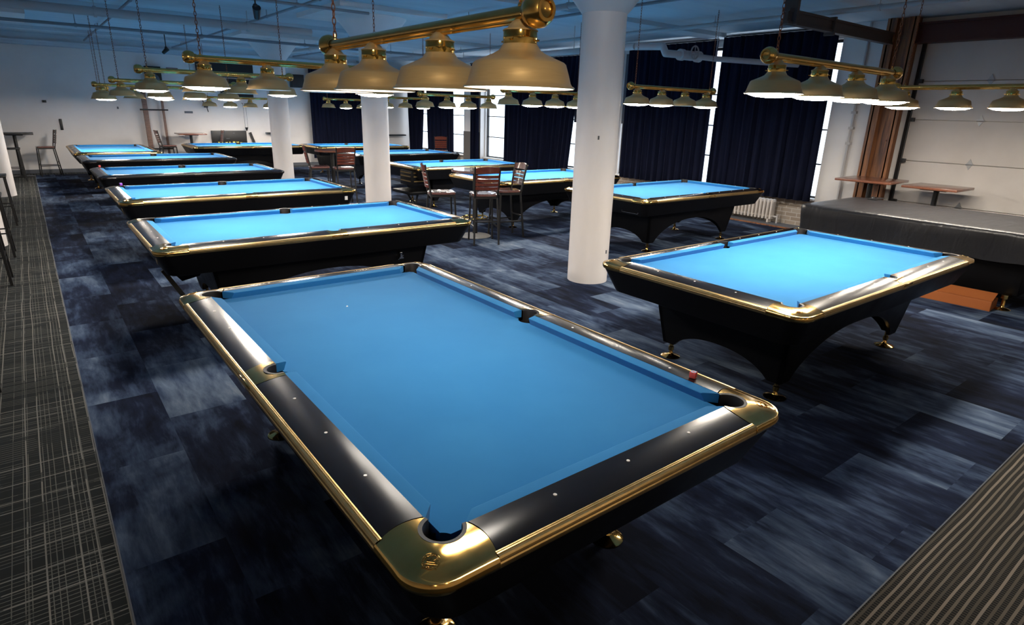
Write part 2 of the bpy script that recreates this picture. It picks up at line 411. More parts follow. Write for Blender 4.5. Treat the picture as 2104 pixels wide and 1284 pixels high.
b = new_bm(); bx(b, XW-.16, XW, -3.2, 1.9, 3.06, 3.3); bx(b, XW-.2, XW, -3.2, 1.9, 3.04, 3.07); bx(b, XW-.2, XW, -3.2, 1.9, 3.3, 3.33)
o = obj('lintel_beam', b, M_LINTEL, None, 0); tag(o, 'dark red steel lintel beam across the top of the garage door', 'beam')
b = new_bm()
bx(b, XW-.30, XW-.07, 1.78, 1.80, 0, ZC); bx(b, XW-.30, XW-.07, 2.12, 2.14, 0, ZC); bx(b, XW-.20, XW-.18, 1.80, 2.12, 0, ZC); bx(b, XW-.30, XW-.285, 1.74, 1.88, 0, ZC); bx(b, XW-.30, XW-.285, 2.04, 2.18, 0, ZC)
for z in (.9, 1.6, 2.3): ball(b, (XW-.305, 1.84, z), .012, 8)
tag(obj('steel_post', b, M_STEEL, None, 0), 'rusty orange brown steel post between the garage door and the white pilaster', 'post')
b = new_bm(); bx(b, 6.45, XW-.30, 2.04, 2.14, 3.03, 3.06); bx(b, 6.45, XW-.30, 2.04, 2.14, 3.17, 3.20); bx(b, 6.45, XW-.30, 2.06, 2.09, 3.06, 3.17)
bx(b, 6.55, 6.60, 2.0, 2.18, 3.03, ZC); bx(b, 7.6, 7.64, 2.02, 2.16, 2.99, 3.22)
tag(obj('steel_beam', b, M_BEAM, None, 0), 'dark brown horizontal steel beam reaching from the ceiling to the rusty post', 'beam')
# ceiling drops, pipes
b = new_bm()
for y in (-.3, 5.3, 10.8, 16.0): bx(b, XL, XW, y-.22, y+.22, ZC-.07, ZC)
struct('trim_8', b, M_CEIL, 0)

PIPES = []
def pipe(pts, r, m, label, hang=True):
    b = new_bm(); path(b, pts, r, 12)
    if hang:
        a = Vector(pts[0]); e = Vector(pts[-1]); L = (e-a).length; k = max(1, int(L/2.5))
        for i in range(k+1):
            q = a.lerp(e, (i+.4)/(k+.9))
            tube(b, (q.x, q.y, q.z), (q.x, q.y, ZC-.001), .006, 6); tube(b, q-(e-a).normalized()*.02, q+(e-a).normalized()*.02, r*1.25, 12)
    return tag(obj('ceiling_pipe', b, m), label, 'pipe')
pipe([(XL+.05, 9.6, 3.16), (3.1, 9.45, 3.16)], .065, M_PIPE, 'thick pale pipe crossing the ceiling above the left row of tables')
pipe([(XL+.05, 12.6, 3.22), (9.6, 12.6, 3.22)], .03, M_PIPEB, 'thin grey pipe crossing the far ceiling, farthest of the crosswise pipes')
pipe([(XL+.05, 7.2, 3.28), (3.2, 7.2, 3.28)], .022, M_PIPEB, 'slim grey conduit crossing the ceiling in front of the thick pale pipe')
pipe([(4.7, YF+.1, 3.25), (4.7, 17.5, 3.25)], .04, M_PIPE, 'pale pipe running lengthwise along the ceiling just right of the white columns')
pipe([(5.5, YF+.1, 3.3), (5.5, 17.5, 3.3)], .022, M_PIPEB, 'thin grey conduit running lengthwise beside the pale ceiling pipe')
pipe([(7.6, .5, 3.28), (7.6, 17.5, 3.28)], .035, M_PIPE, 'pale lengthwise pipe nearest the curtained windows')
pipe([(2.2, YF+.1, 3.3), (2.2, 17.5, 3.3)], .02, M_PIPEB, 'thin lengthwise conduit above the left row of tables')
pipe([(0.2, 5.6, 3.31), (0.2, 17.5, 3.31)], .02, M_PIPEB, 'thin lengthwise conduit farthest left on the ceiling')
b = new_bm()
path(b, [(6.95, 12.0, 2.97), (6.95, 5.0, 2.97)], .055, 14)
path(b, [(6.95, 5.0, 2.97), (7.2, 4.62, 2.97), (7.2, 4.55, 2.86), (7.5, 4.5, 2.86)], .058, 14)
path(b, [(7.5, 4.5, 2.86), (8.3, 4.35, 2.84), (9.42, 3.45, 2.78)], .045, 14)
for x in (7.5, 7.95): tube(b, (x, 4.5, 2.86), (x+.09, 4.5, 2.86), .09, 14)
bx(b, 7.55, 7.9, 4.43, 4.57, 2.79, 2.93, .02)
tube(b, (6.95, 6.5, 2.97), (6.95, 6.5, ZC-.005), .007, 6); tube(b, (8.3, 4.35, 2.84), (8.3, 4.35, ZC-.005), .007, 6)
sm = obj('sprinkler_main', b, mat('pinkish_white_pipe', (.55, .46, .44), .5)); tag(sm, 'white sprinkler main with elbow bend and valve hanging before the near curtains', 'pipe')
b = new_bm()
for i in range(24):
    a0, a1 = 2*PI*i/24, 2*PI*(i+1)/24
    tube(b, (7.72+.1*math.cos(a0), 4.36, 2.9+.1*math.sin(a0)), (7.72+.1*math.cos(a1), 4.36, 2.9+.1*math.sin(a1)), .012, 8)
for k in range(4): tube(b, (7.72, 4.36, 2.9), (7.72+.1*math.cos(k*PI/2), 4.36, 2.9+.1*math.sin(k*PI/2)), .008, 6)
tube(b, (7.72, 4.35, 2.9), (7.72, 4.5, 2.87), .012, 8)
o = obj('valve_wheel', b, mat('dull_pink_wheel', (.4, .3, .28), .5), sm)

# columns
def column(x, y, label):
    t = thing('column', label, 'column', (x, y, 0), 0, 'round white columns')
    b = new_bm(); lathe(b, [(0, 0), (.235, 0), (.235, 2.88)], 40); obj('shaft', b, M_COL, t)
    b = new_bm(); lathe(b, [(.235, 2.88), (.245, 2.885), (.60, 3.33), (.60, 3.335), (0, 3.335)], 40); bx(b, -.95, .95, -.95, .95, 3.335, ZC)
    obj('capital', b, M_COL, t, 30)
    return t
col1 = column(3.66, 2.5, 'round white column nearest the camera, beside the right-hand front pool table')
for sx, sz in ((-.15, 1.62), (.05, .35)):
    b = new_bm(); q = math.sqrt(.236**2-sx*sx)
    bx(b, sx-.008, sx+.008, -q-.004, -q+.004, sz, sz+.04); obj('wall_mark', b, M_GREY, col1)
column(3.66, 8.1, 'round white column in the middle, standing behind the second pool table')
column(3.66, 13.5, 'round white column farthest away, near the back wall')
column(-2.06, 8.0, 'white column at the left edge behind the black stools, nearer of the two')
column(-1.97, 13.5, 'white column at the left edge, farther of the two')

# ------------------------------------------------------------------ pool table (long axis = local x)
A, B, R, RC = 1.27, .635, .19, .11
ZB, ZN, ZR = .775, .811, .818
def zprof(d):        # rail top height from distance inside the outer boundary
    t = max(0, min(1, d/.14)); return ZR-.024*(1-t)**2.3
def dout(x, y):      # distance inside rounded outer rectangle
    qx = abs(x)-(A+R-RC); qy = abs(y)-(B+R-RC)
    return -(math.hypot(max(qx, 0), max(qy, 0))+min(max(qx, qy), 0)-RC)
def make_pool_table(label, loc, rz):
    t = thing('pool_table', label, 'pool table', loc, rz, 'blue cloth pool tables')
    # cloth bed
    b = new_bm(); pts = []
    def arc(cx, cy, r, a0, a1, n): return [(cx+r*math.cos(a0+(a1-a0)*i/n), cy+r*math.sin(a0+(a1-a0)*i/n)) for i in range(n+1)]
    ex, ey, cr = A+.02, B+.02, .060
    hx = math.sqrt(cr*cr-.030**2)
    ang0 = math.atan2(-hx, -.030)+2*PI; ang1 = math.atan2(-.030, -hx)+2*PI
    quad = [(A+.050+cr*math.cos(ang0+(ang1-ang0)*i/10), B+.050+cr*math.sin(ang0+(ang1-ang0)*i/10)) for i in range(11)]
    sr = .058; cyS = B+.055; h2 = math.sqrt(sr*sr-.035**2)
    s0 = math.atan2(-.035, h2); s1 = math.atan2(-.035, -h2)
    side = [(sr*math.cos(s0+(s1-s0)*i/8), cyS+sr*math.sin(s0+(s1-s0)*i/8)) for i in range(9)]
    loop = []
    loop += quad + side
    loop += [(-x, y) for x, y in reversed(quad)]
    loop += [(-x, -y) for x, y in quad] + [(-x, -y) for x, y in side]
    loop += [(x, -y) for x, y in reversed(quad)]
    top = [b.verts.new((x, y, ZB)) for x, y in loop]; bot = [b.verts.new((x, y, ZB-.035)) for x, y in loop]
    b.faces.new(top); b.faces.new(bot[::-1])
    for i in range(len(top)): j = (i+1) % len(top); b.faces.new((top[i], bot[i], bot[j], top[j]))
    obj('playing_surface', b, M_CLOTH, t, 30)
    # cushions
    prof = [(0, ZN), (.006, ZN+.003), (.05, ZR-.001), (.05, ZB), (.014, ZB), (.004, ZN-.010)]
    def cushion(kind, sx, sy):
        b = new_bm(); rows = []
        if kind == 'L':
            ends = ((.068, .058), (A-.085, A-.030))
        else:
            ends = ((-(B-.085), -(B-.030)), (B-.085, B-.030))
        for e, (n0, n1) in enumerate(ends):
            row = []
            for d, z in prof:
                u = n0+(n1-n0)*(d/.05)
                if kind == 'L': row.append((sx*u, sy*(B+d), z))
                else: row.append((sx*(A+d), u, z))
            rows.append(row)
        vs = grid(b, rows, True); b.faces.new(vs[0]); b.faces.new(vs[1][::-1])
        return obj('cushion', b, M_CLOTH, t, 30)
    # rails
    def rail(kind, sx, sy):
        b = new_bm(); NT = 9; rows = []
        for i in range(NT):
            s = i/(NT-1); d = .05+.14*s; z = zprof(R-d)
            bul = .014*4*s*(1-s)
            if kind == 'L': x0, x1 = .086-.010*s+bul*.4, A-.04-bul
            else: x0, x1 = -(B-.04-bul), B-.04-bul
            row = []
            for k in range(9):
                u = x0+(x1-x0)*k/8
                row.append((sx*u, sy*(B+d), z) if kind == 'L' else (sx*(A+d), u, z))
            rows.append(row)
        last = rows[-1]; first = rows[0]
        rows.append([(p[0], p[1], .762) for p in last]); rows = [[(p[0], p[1], .772) for p in first]]+rows
        vs = grid(b, rows)
        for side_ in (0, -1):
            b.faces.new([r_[side_] for r_ in vs])
        o = obj('rail', b, M_RAIL, t, 35)
        us = (.3175, .635, .9525) if kind == 'L' else (-.3175, 0, .3175)
        for u in us:
            c = new_bm(); z = zprof(R-.094)+.0006
            x, y = (sx*u, sy*(B+.094)) if kind == 'L' else (sx*(A+.094), u)
            lathe(c, [(0, z+.0008), (.0055, z+.0006), (.0065, z-.001)], 12, x, y)
            obj('sight', c, M_PEARL, o)
        return o
    for sx in (1, -1):
        for sy in (1, -1): cushion('L', sx, sy); rail('L', sx, sy)
        cushion('S', sx, 1); rail('S', sx, 1)
    # trims
    def trim(kind, sx, sy):
        b = new_bm(); rows = []
        cs = [(-.015, .8000), (-.0145, .8025), (-.011, .8025), (-.010, .8000), (-.0085, .8015), (-.005, .8010), (-.004, .7985), (-.002, .7995), (.003, .7975), (.007, .7925), (.0085, .787), (.007, .782), (.0095, .778), (.0095, .770), (.007, .762), (0, .758)]
        x0, x1 = (.0, A-.041) if kind == 'L' else (-(B-.041), B-.041)
        for u in (x0, x1):
            rows.append([(sx*u, sy*(B+R+d-.001), z) if kind == 'L' else (sx*(A+R+d-.001), u, z) for d, z in cs])
        grid(b, rows); obj('trim', b, M_TRIM, t, 20)
    for sx in (1, -1):
        for sy in (1, -1): trim('L', sx, sy)
        trim('S', sx, 1)
    # corner castings
    hr = .066; co_ = .030
    for ci, (sx, sy) in enumerate(((1, 1), (-1, 1), (-1, -1), (1, -1))):
        b = new_bm(); N = 28; NR = 10
        cxp, cyp = A+co_, B+co_
        kx = math.sqrt(hr*hr-.020**2)
        a0 = math.atan2(-kx, .020); a1 = math.atan2(.020, -kx)+0
        inner = [(cxp+hr*math.cos(a0+(a1-a0)*i/N), cyp+hr*math.sin(a0+(a1-a0)*i/N)) for i in range(N+1)]
        # outer boundary: end (A+R, B-.04) -> rounded corner -> (A-.04, B+R)
        Ls = (B+R-RC)-(B-.04); Lc = PI/2*RC; Lt = 2*Ls+Lc
        outer = []
        for i in range(N+1):
            s = Lt*i/N
            if s < Ls: outer.append((A+R, B-.04+s))
            elif s < Ls+Lc: a = (s-Ls)/RC; outer.append((A+R-RC+RC*math.cos(a), B+R-RC+RC*math.sin(a)))
            else: outer.append((A+R-RC-(s-Ls-Lc), B+R))
        rows = []
        for j in range(NR+1):
            f = j/NR; row = []
            for i in range(N+1):
                x = inner[i][0]*(1-f)+outer[i][0]*f; y = inner[i][1]*(1-f)+outer[i][1]*f
                bl = .014*4*f*(1-f)
                w = max(0, 1-i/3) ; w2 = max(0, 1-(N-i)/3)
                y -= bl*w; x -= bl*w2
                row.append((sx*x, sy*y, zprof(dout(x, y))+.0012))
            rows.append(row)
        inn = [(p[0], p[1], .772) for p in rows[0]]
        o_ = [(sx*q[0], sy*q[1]) for q in outer]
        def outn(i, off):
            x, y = outer[i]
            qx, qy = x-(A+R-RC), y-(B+R-RC)
            if i*Lt/N < Ls: nx, ny = 1, 0
            elif i*Lt/N < Ls+Lc: nx, ny = qx/RC, qy/RC
            else: nx, ny = 0, 1
            return sx*(x+nx*off), sy*(y+ny*off)
        skirt = []
        for off, z in ((.004, .795), (.009, .788), (.011, .778), (.010, .768), (.004, .758), (-.004, .756)):
            skirt.append([(*outn(i, off), z) for i in range(N+1)])
        vs = grid(b, [inn]+rows+skirt)
        for side_ in (0, -1): b.faces.new([r_[side_] for r_ in vs])
        cas = obj('corner_casting', b, M_GOLD, t, 35)
        # embossed round emblem near the outer corner
        e = new_bm(); q = .118; ex0, ey0 = sx*(A+q), sy*(B+q)
        def zt(x, y): return zprof(dout(x, y))+.0012
        for (rr, th) in ((.0235, .0013), (.0165, .0009)):
            for i in range(30):
                p, n_ = 2*PI*i/30, 2*PI*(i+1)/30
                P0 = (ex0+rr*math.cos(p), ey0+rr*math.sin(p)); P1 = (ex0+rr*math.cos(n_), ey0+rr*math.sin(n_))
                tube(e, (*P0, zt(*P0)), (*P1, zt(*P1)), th, 6)
        for i in range(22):       # raised lettering-like studs round the ring
            p = 2*PI*i/22; P0 = (ex0+.0195*math.cos(p), ey0+.0195*math.sin(p)); ball(e, (*P0, zt(*P0)), .0015, 6)
        dx, dy = sx*.7071, sy*.7071          # outward diagonal; sideways axis
        px_, py_ = -dy, dx
        def PT(u, v): x, y = ex0+px_*u-dx*v, ey0+py_*u-dy*v; return (x, y, zt(x, y)+.0004)
        crown = [(-.011, -.004), (-.012, .006), (-.006, .001), (0, .009), (.006, .001), (.012, .006), (.011, -.004), (-.011, -.004)]
        for a_, b_ in zip(crown, crown[1:]): tube(e, PT(*a_), PT(*b_), .0011, 6)
        tube(e, PT(-.016, -.010), PT(.016, -.010), .0018, 6); tube(e, PT(-.020, -.020), PT(.020, -.020), .0012, 6)
        for k in range(5): tube(e, PT(-.013+.0065*k, -.0125), PT(-.011+.0065*k, -.0175), .0010, 6)
        obj('emblem', e, M_GOLD, cas)
        # rubber pocket liner + cup
        b = new_bm(); rr = []
        A0, A1 = a0-.05, a1+.05
        for r_, z in ((hr+.001, ZR+.0006), (hr-.011, ZR-.0015), (hr-.013, ZR-.010), (hr-.010, .70)):
            rr.append([(sx*(cxp+r_*math.cos(A0+(A1-A0)*i/24)), sy*(cyp+r_*math.sin(A0+(A1-A0)*i/24)), z) for i in range(25)])
        grid(b, rr); obj('pocket_liner', b, M_RUBBER, t, 30)
        b = new_bm(); lathe(b, [(hr-.009, .76), (hr-.009, .66), (0, .65)], 20, sx*cxp, sy*cyp); obj('pocket', b, M_DARK, t)
    # side castings
    for sy in (1, -1):
        b = new_bm(); N = 24; NR = 8; r0 = .060; cyp = B+.055
        inner = [(r0*math.cos(PI*i/N*1.0+0), cyp+r0*math.sin(PI*i/N)) for i in range(N+1)]
        inner[0] = (r0+.002, B+.05); inner[-1] = (-r0-.002, B+.05)
        # outer path: (.086,B+.05) up the side to (.076,B+R), across, back down
        side_pts = []
        for i in range(N+1):
            f = i/N
            if f < .25: g = f/.25; side_pts.append((.086-.010*g+.014*4*g*(1-g)*.4, B+.05+.14*g))
            elif f <= .75: g = (f-.25)/.5; side_pts.append((.076-.152*g, B+R))
            else: g = (1-f)/.25; side_pts.append((-(.086-.010*g+.014*4*g*(1-g)*.4), B+.05+.14*g))
        rows = []
        for j in range(NR+1):
            f = j/NR
            rows.append([(inner[i][0]*(1-f)+side_pts[i][0]*f, sy*(inner[i][1]*(1-f)+side_pts[i][1]*f), 0) for i in range(N+1)])
        rows = [[(p[0], p[1], zprof(B+R-abs(p[1]))+.0012) for p in r_] for r_ in rows]
        inn = [(p[0], p[1], .772) for p in rows[0]]
        vs = grid(b, [inn]+rows)
        bx(b, -.077, .077, sy*(B+R-.001) if sy > 0 else sy*(B+R+.008), sy*(B+R+.008) if sy > 0 else sy*(B+R-.001), .758, .796, .002)
        obj('side_casting', b, M_GOLD, t, 35)
        b = new_bm(); rr = []
        for r_, z in ((r0+.001, ZR+.0006), (r0-.013, ZR-.0015), (r0-.014, ZR-.01), (r0-.01, .70)):
            rr.append([(r_*math.cos(-.1+(PI+.2)*i/20), sy*(cyp+r_*math.sin(-.1+(PI+.2)*i/20)), z) for i in range(21)])
        grid(b, rr); obj('pocket_liner', b, M_RUBBER, t, 30)
        b = new_bm(); lathe(b, [(r0-.008, .76), (r0-.008, .66), (0, .65)], 20, 0, sy*cyp); obj('pocket', b, M_DARK, t)
    # apron (rounded rectangle ring profile)
    b = new_bm()
    def rring(off, z, rc):
        pts = []; X, Y = A+off-rc, B+off-rc
        for qx, qy, a in ((1, 1, 0), (-1, 1, 1), (-1, -1, 2), (1, -1, 3)):
            for i in range(9):
                an = a*PI/2+PI/2*i/8; pts.append((qx*X+rc*math.cos(an), qy*Y+rc*math.sin(an), z))
        return pts
    vs = grid(b, [rring(R-.03, .768, .09), rring(R-.003, .764, .105), rring(R-.006, .755, .105), rring(.112, .580, .10), rring(.10, .574, .09), rring(.0, .574, .05), rring(-.02, .62, .05)], True)
    b.faces.new(vs[-1])
    obj('apron', b, M_BODY, t, 30)
    # base with arched panels
    b = new_bm()
    def panel(fn_in, fn_out, n):
        def prow(fn, k): return [fn(i/n, k) for i in range(n+1)]
        g1 = grid(b, [prow(fn_out, k/4) for k in range(5)]); g2 = grid(b, [prow(fn_in, k/4) for k in range(5)])
        for i in range(n): b.faces.new((g1[-1][i], g1[-1][i+1], g2[-1][i+1], g2[-1][i]))
        for s_ in (0, -1):
            for k in range(4): b.faces.new((g1[k][s_], g1[k+1][s_], g2[k+1][s_], g2[k][s_]))
    def zarch(u, half, apex, leg):
        q = abs(u)/half
        if q >= 1: return .125
        return .125+(apex-.125)*(1-q**2.2)**.75
    for sy in (1, -1):
        def mk(th):
            def fn(s, k):
                # long panel; x spans taper towards the floor
                u = -1+2*s; xb = u*.965
                zb = zarch(xb, .84, .43, .1); z = .58+(zb-.58)*k
                f = (.58-z)/.455; hx = 1.04-.085*f; y = .575-.065*f-th
                return (u*hx, sy*y, z)
            return fn
        panel(mk(.03), mk(0), 48)
    for sx in (1, -1):
        def mk2(th):
            def fn(s, k):
                u = -1+2*s; yb = u*.51; zb = zarch(yb, .40, .27, .1); z = .58+(zb-.58)*k
                f = (.58-z)/.455; hy_ = .575-.065*f; x = 1.04-.085*f-th
                return (sx*x, u*hy_, z)
            return fn
        panel(mk2(.03), mk2(0), 30)
    obj('base', b, M_BODY, t, 30)
    for sx in (1, -1):
        for sy in (1, -1):
            b = new_bm(); lathe(b, [(0, 0), (.078, 0), (.078, .004), (.06, .013), (.026, .020), (.018, .028), (.015, .05), (.022, .056), (.022, .085), (.015, .09), (.015, .128), (0, .128)], 24, sx*.905, sy*.462)
            obj('leveler_foot', b, M_GOLD, t)
    return t

T1 = make_pool_table('large front pool table in the foreground with vivid blue cloth, nearest the camera', (-.005, -.01, 0), PI/2)
# small objects shown only on the first table
G = 'blue cloth pool tables'
def table(loc, rz, label, scale=(1, 1, 1), swap=None): return dup(T1, loc, rz, label, G, swap, scale)
DKG = {M_GOLD: M_RAIL, M_TRIM: M_BODY}
T2 = table((.70, 3.52, 0), 0, 'pool table directly behind the foreground one, first of the left row, brass corners')
T3 = table((3.44, -.10, 0), 0, 'large pool table at right with pale lit cloth, before the black covered table')
T4 = table((.73, 6.36, 0), 0, 'second pool table of the left row, purple chalk on its far rail, white sticker', (.965, .98, 1))
T5 = table((.72, 9.2, 0), 0, 'third pool table of the left row, black wooden corners without brass', (.93, .95, 1), DKG)
T6 = table((.70, 12.12, 0), 0, 'fourth pool table of the left row, black corners, with pink chalk in front', (.92, .94, 1), DKG)
T7 = table((.17, 14.95, 0), PI/2, 'farthest pool table at the left back corner, turned lengthwise with brass rail')
T8 = table((6.42, 3.62, 0), 0, 'pool table just right of the nearest white column, before the near curtains')
T9 = table((5.80, 8.72, 0), 0, 'pool table behind the round pub table with chairs, pale brass rails', (.93, .96, 1))
T10 = table((6.15, 12.1, 0), 0, 'pool table right behind the middle white column, black rails', (.97, .98, 1), DKG)
T11 = table((6.35, 15.2, 0), 0, 'far pool table crossed by the middle white column, before the black back curtain', (.97, .98, 1))
T12 = table((3.4, 15.9, 0), 0, 'far pool table by the back wall under the black scoreboard, crossed by the farthest column')
T13 = table((5.83, 6.1, 0), 0, 'pool table partly hidden behind the nearest white column, to its left', (.96, .98, 1))

b = new_bm(); bx(b, -.95, .95, -.50, -.46, .04, .575, .005); obj('skirt_panel', b, M_BODY, T12)
# ball box and strut under the second table's left end
b = new_bm()
vsA = [(-1.34, -.40, .575), (-1.05, -.40, .575), (-1.05, .35, .575), (-1.34, .35, .575)]
vsB = [(-1.24, -.38, .44), (-1.10, -.38, .47), (-1.10, .33, .47), (-1.24, .33, .44)]
va = [b.verts.new(p) for p in vsA]; vb = [b.verts.new(p) for p in vsB]
b.faces.new(va); b.faces.new(vb[::-1])
for i in range(4): b.faces.new((va[i], vb[i], vb[(i+1) % 4], va[(i+1) % 4]))
obj('ball_box', b, M_BODY, T2, 0)
b = new_bm(); bar4(b, (-1.37, -.36, .55), (-1.21, -.40, .24), .035); obj('strut', b, M_BLACK, T2, 0)
for T in (T2, T4):
    for k, zz in enumerate((.70, .655, .60)):
        b = new_bm(); xx = -(A+.112+.072*(zz-.58)/.175)-.002; yy = -.62+.17*k
        lathe(b, [(0, .004), (.012, .003), (.018, 0)], 14); bmesh.ops.transform(b, matrix=Matrix.Translation((xx, yy, zz)) @ Matrix.Rotation(-PI/2, 4, 'Y') @ Matrix.Diagonal((1, 2.2, 1, 1)), verts=b.verts)
        obj('brass_stud', b, M_NECK, T)
b = new_bm(); yy = -(B+.112+.04); bx(b, 1.27, 1.31, yy-.02, yy-.005, .665, .715); o = obj('sticker', b, M_STICK, T4, 0); o['label'] = 'white sticker'
# metal crest on the side of the second table's base
b = new_bm(); bx(b, .70, .745, -.60, -.572, .44, .455); bx(b, .712, .73, -.598, -.572, .455, .49); ball(b, (.72, -.585, .50), .018, 8); tube(b, (.69, -.585, .43), (.75, -.585, .47), .006, 6)
o = obj('emblem', b, M_CHROME, T2); o['label'] = 'silver crest emblem'
# ball-return box with brass bars at the left end of the table behind the pub table
b = new_bm(); bx(b, -1.52, -1.16, -.62, -.12, .46, .74, .01); bx(b, -1.50, -1.1, -.5, .3, .26, .32, .01); obj('ball_return', b, M_BODY, T9)
for z in (.69, .62, .53):
    b = new_bm(); bx(b, -1.535, -1.52, -.58, -.16, z, z+.02); bx(b, -1.48, -1.16, -.635, -.62, z, z+.02); obj('brass_bar', b, M_TRIM, T9, 0)
b = new_bm(); bar4(b, (-1.45, -.3, .27), (-1.30, -.34, .0), .03); bar4(b, (-1.24, -.36, .27), (-1.30, -.34, 0), .03); obj('strut', b, M_BLACK, T9, 0)
# cue ball return slot on the table right of the column
b = new_bm(); ex_ = -1.395
for z in (.60, .72): bx(b, ex_-.006, ex_+.02, -.66, -.36, z, z+.008)
for y in (-.66, -.366): bx(b, ex_-.006, ex_+.02, y, y+.008, .60, .728)
obj('score_frame', b, M_CHROME, T8, 0)

# covered table
t = thing('covered_table', 'pool table draped in a black vinyl cover beside the garage door', 'covered table', (7.30, .10, 0), PI/2)
b = new_bm()
def cring(off, z, rc, wav=0):
    pts = []; X, Y = 1.42+off-rc, .80+off-rc
    for qx, qy, a in ((1, 1, 0), (-1, 1, 1), (-1, -1, 2), (1, -1, 3)):
        nx = (qx, qy)
        for i in range(7):
            an = a*PI/2+PI/2*i/6; pts.append((qx*X+rc*math.cos(an), qy*Y+rc*math.sin(an), z))
        # straight run to the next corner
        q2 = {0: (-1, 1), 1: (-1, -1), 2: (1, -1), 3: (1, 1)}[a]; an = (a+1)*PI/2
        p0 = Vector((qx*X+rc*math.cos(an), qy*Y+rc*math.sin(an))); p1 = Vector((q2[0]*X+rc*math.cos(an), q2[1]*Y+rc*math.sin(an)))
        for i in range(1, 16):
            p = p0.lerp(p1, i/16); w = wav*(.5*math.sin(i*1.9+a)+.5*math.sin(i*.9+2*a)); pts.append((p.x+math.cos(an)*w, p.y+math.sin(an)*w, z+ (w*.6 if wav > .015 else 0)))
    return pts
rings_ = [cring(-.4, .845, .08), cring(-.12, .842, .08, .0), cring(-.02, .835, .09), cring(.0, .822, .10), cring(.005, .79, .10, .006), cring(.0, .70, .10, .014), cring(-.01, .60, .10, .022), cring(-.012, .52, .10, .028)]
vs = grid(b, rings_, True); b.faces.new(vs[0])
obj('cover', b, M_COVER, t, 60)
b = new_bm(); bx(b, -1.0, 1.0, -.55, .55, .13, .60, .02); obj('base', b, M_BODY, t)
for sx in (1, -1):
    for sy in (1, -1):
        b = new_bm(); lathe(b, [(0, 0), (.08, 0), (.08, .004), (.06, .013), (.026, .02), (.018, .03), (.018, .13), (0, .13)], 24, sx*.92, sy*.66); bx(b, sx*.92-.03, sx*.92+.03, min(sy*.5, sy*.68), max(sy*.5, sy*.68), .12, .16)
        obj('leveler_foot', b, M_GOLD, t)
b = new_bm(); bx(b, -.14, .14, -.06, .06, .845, .86, .01); ball(b, (-.05, .02, .862), .025, 8, (1.5, 1, .7)); 
tag(obj('folded_cloth', b, M_COVER), 'small crumpled black cloth lying on the covered table', 'cloth').location = (8.0, 1.2, 0)
b = new_bm(); bx(b, -.13, .13, -.35, .35, 0, .11, .006); vs_ = [(-.13, -.35, .11), (.13, -.35, .11), (.13, .35, .11), (-.13, .35, .11)]
for k, (p, q, w) in enumerate((((-.13, -.35), (-.13, .35), (-.10, .03)),)):
    f = [b.verts.new((p[0], p[1], .11)), b.verts.new((q[0], q[1], .11)), b.verts.new((q[0]+.17, q[1], .17)), b.verts.new((p[0]+.17, p[1], .17))]; b.faces.new(f)
    f2 = [b.verts.new(v.co+Vector((0, 0, .004))) for v in f]; b.faces.new(f2)
o = tag(obj('cardboard_box', b, M_CARD, None, 0), 'flat orange brown box with open flap lying on the carpet beneath the covered table', 'box'); o.location = (6.52, -.42, 0); o.rotation_euler = (0, 0, .05)

# chalks
def chalk(loc, m, label, rz=.4, s=.022):
    b = new_bm(); bx(b, -s/2, s/2, -s/2, s/2, 0, s, .0015)
    t = obj('chalk_cube', b, m); t.location = loc; t.rotation_euler = (0, 0, rz); tag(t, label, 'chalk', 'billiard chalk cubes')
    c = new_bm(); lathe(c, [(s*.46, s), (s*.46, s+.001), (s*.25, s+.0003), (0, s-.001)], 12); obj('chalk_top', c, M_CHALKB, t)
chalk((.72, -1.09, .8188), M_CHALKR, 'red chalk cube on the right rail of the foreground pool table', .3, .027)
chalk((-.50, 7.10, .8178), M_CHALKP, 'purple chalk cube on the far rail of the second left-row table', .3, .03)
chalk((-.50, 9.93, .8178), M_CHALKR, 'pink chalk cube on the far rail of the third left-row table', .2, .03)
b = new_bm(); f = [b.verts.new(p) for p in ((0, 0, 0), (.014, .003, 0), (.010, .012, .004))]; b.faces.new(f); f = [b.verts.new(p) for p in ((0, 0, .001), (.014, .003, .001), (.010, .012, .005))]; b.faces.new(f)
o = tag(obj('paper_scrap', b, M_STICK, None, 0), 'tiny white paper scrap lying on the foreground blue cloth', 'paper'); o.location = (-.07, .75, .777)

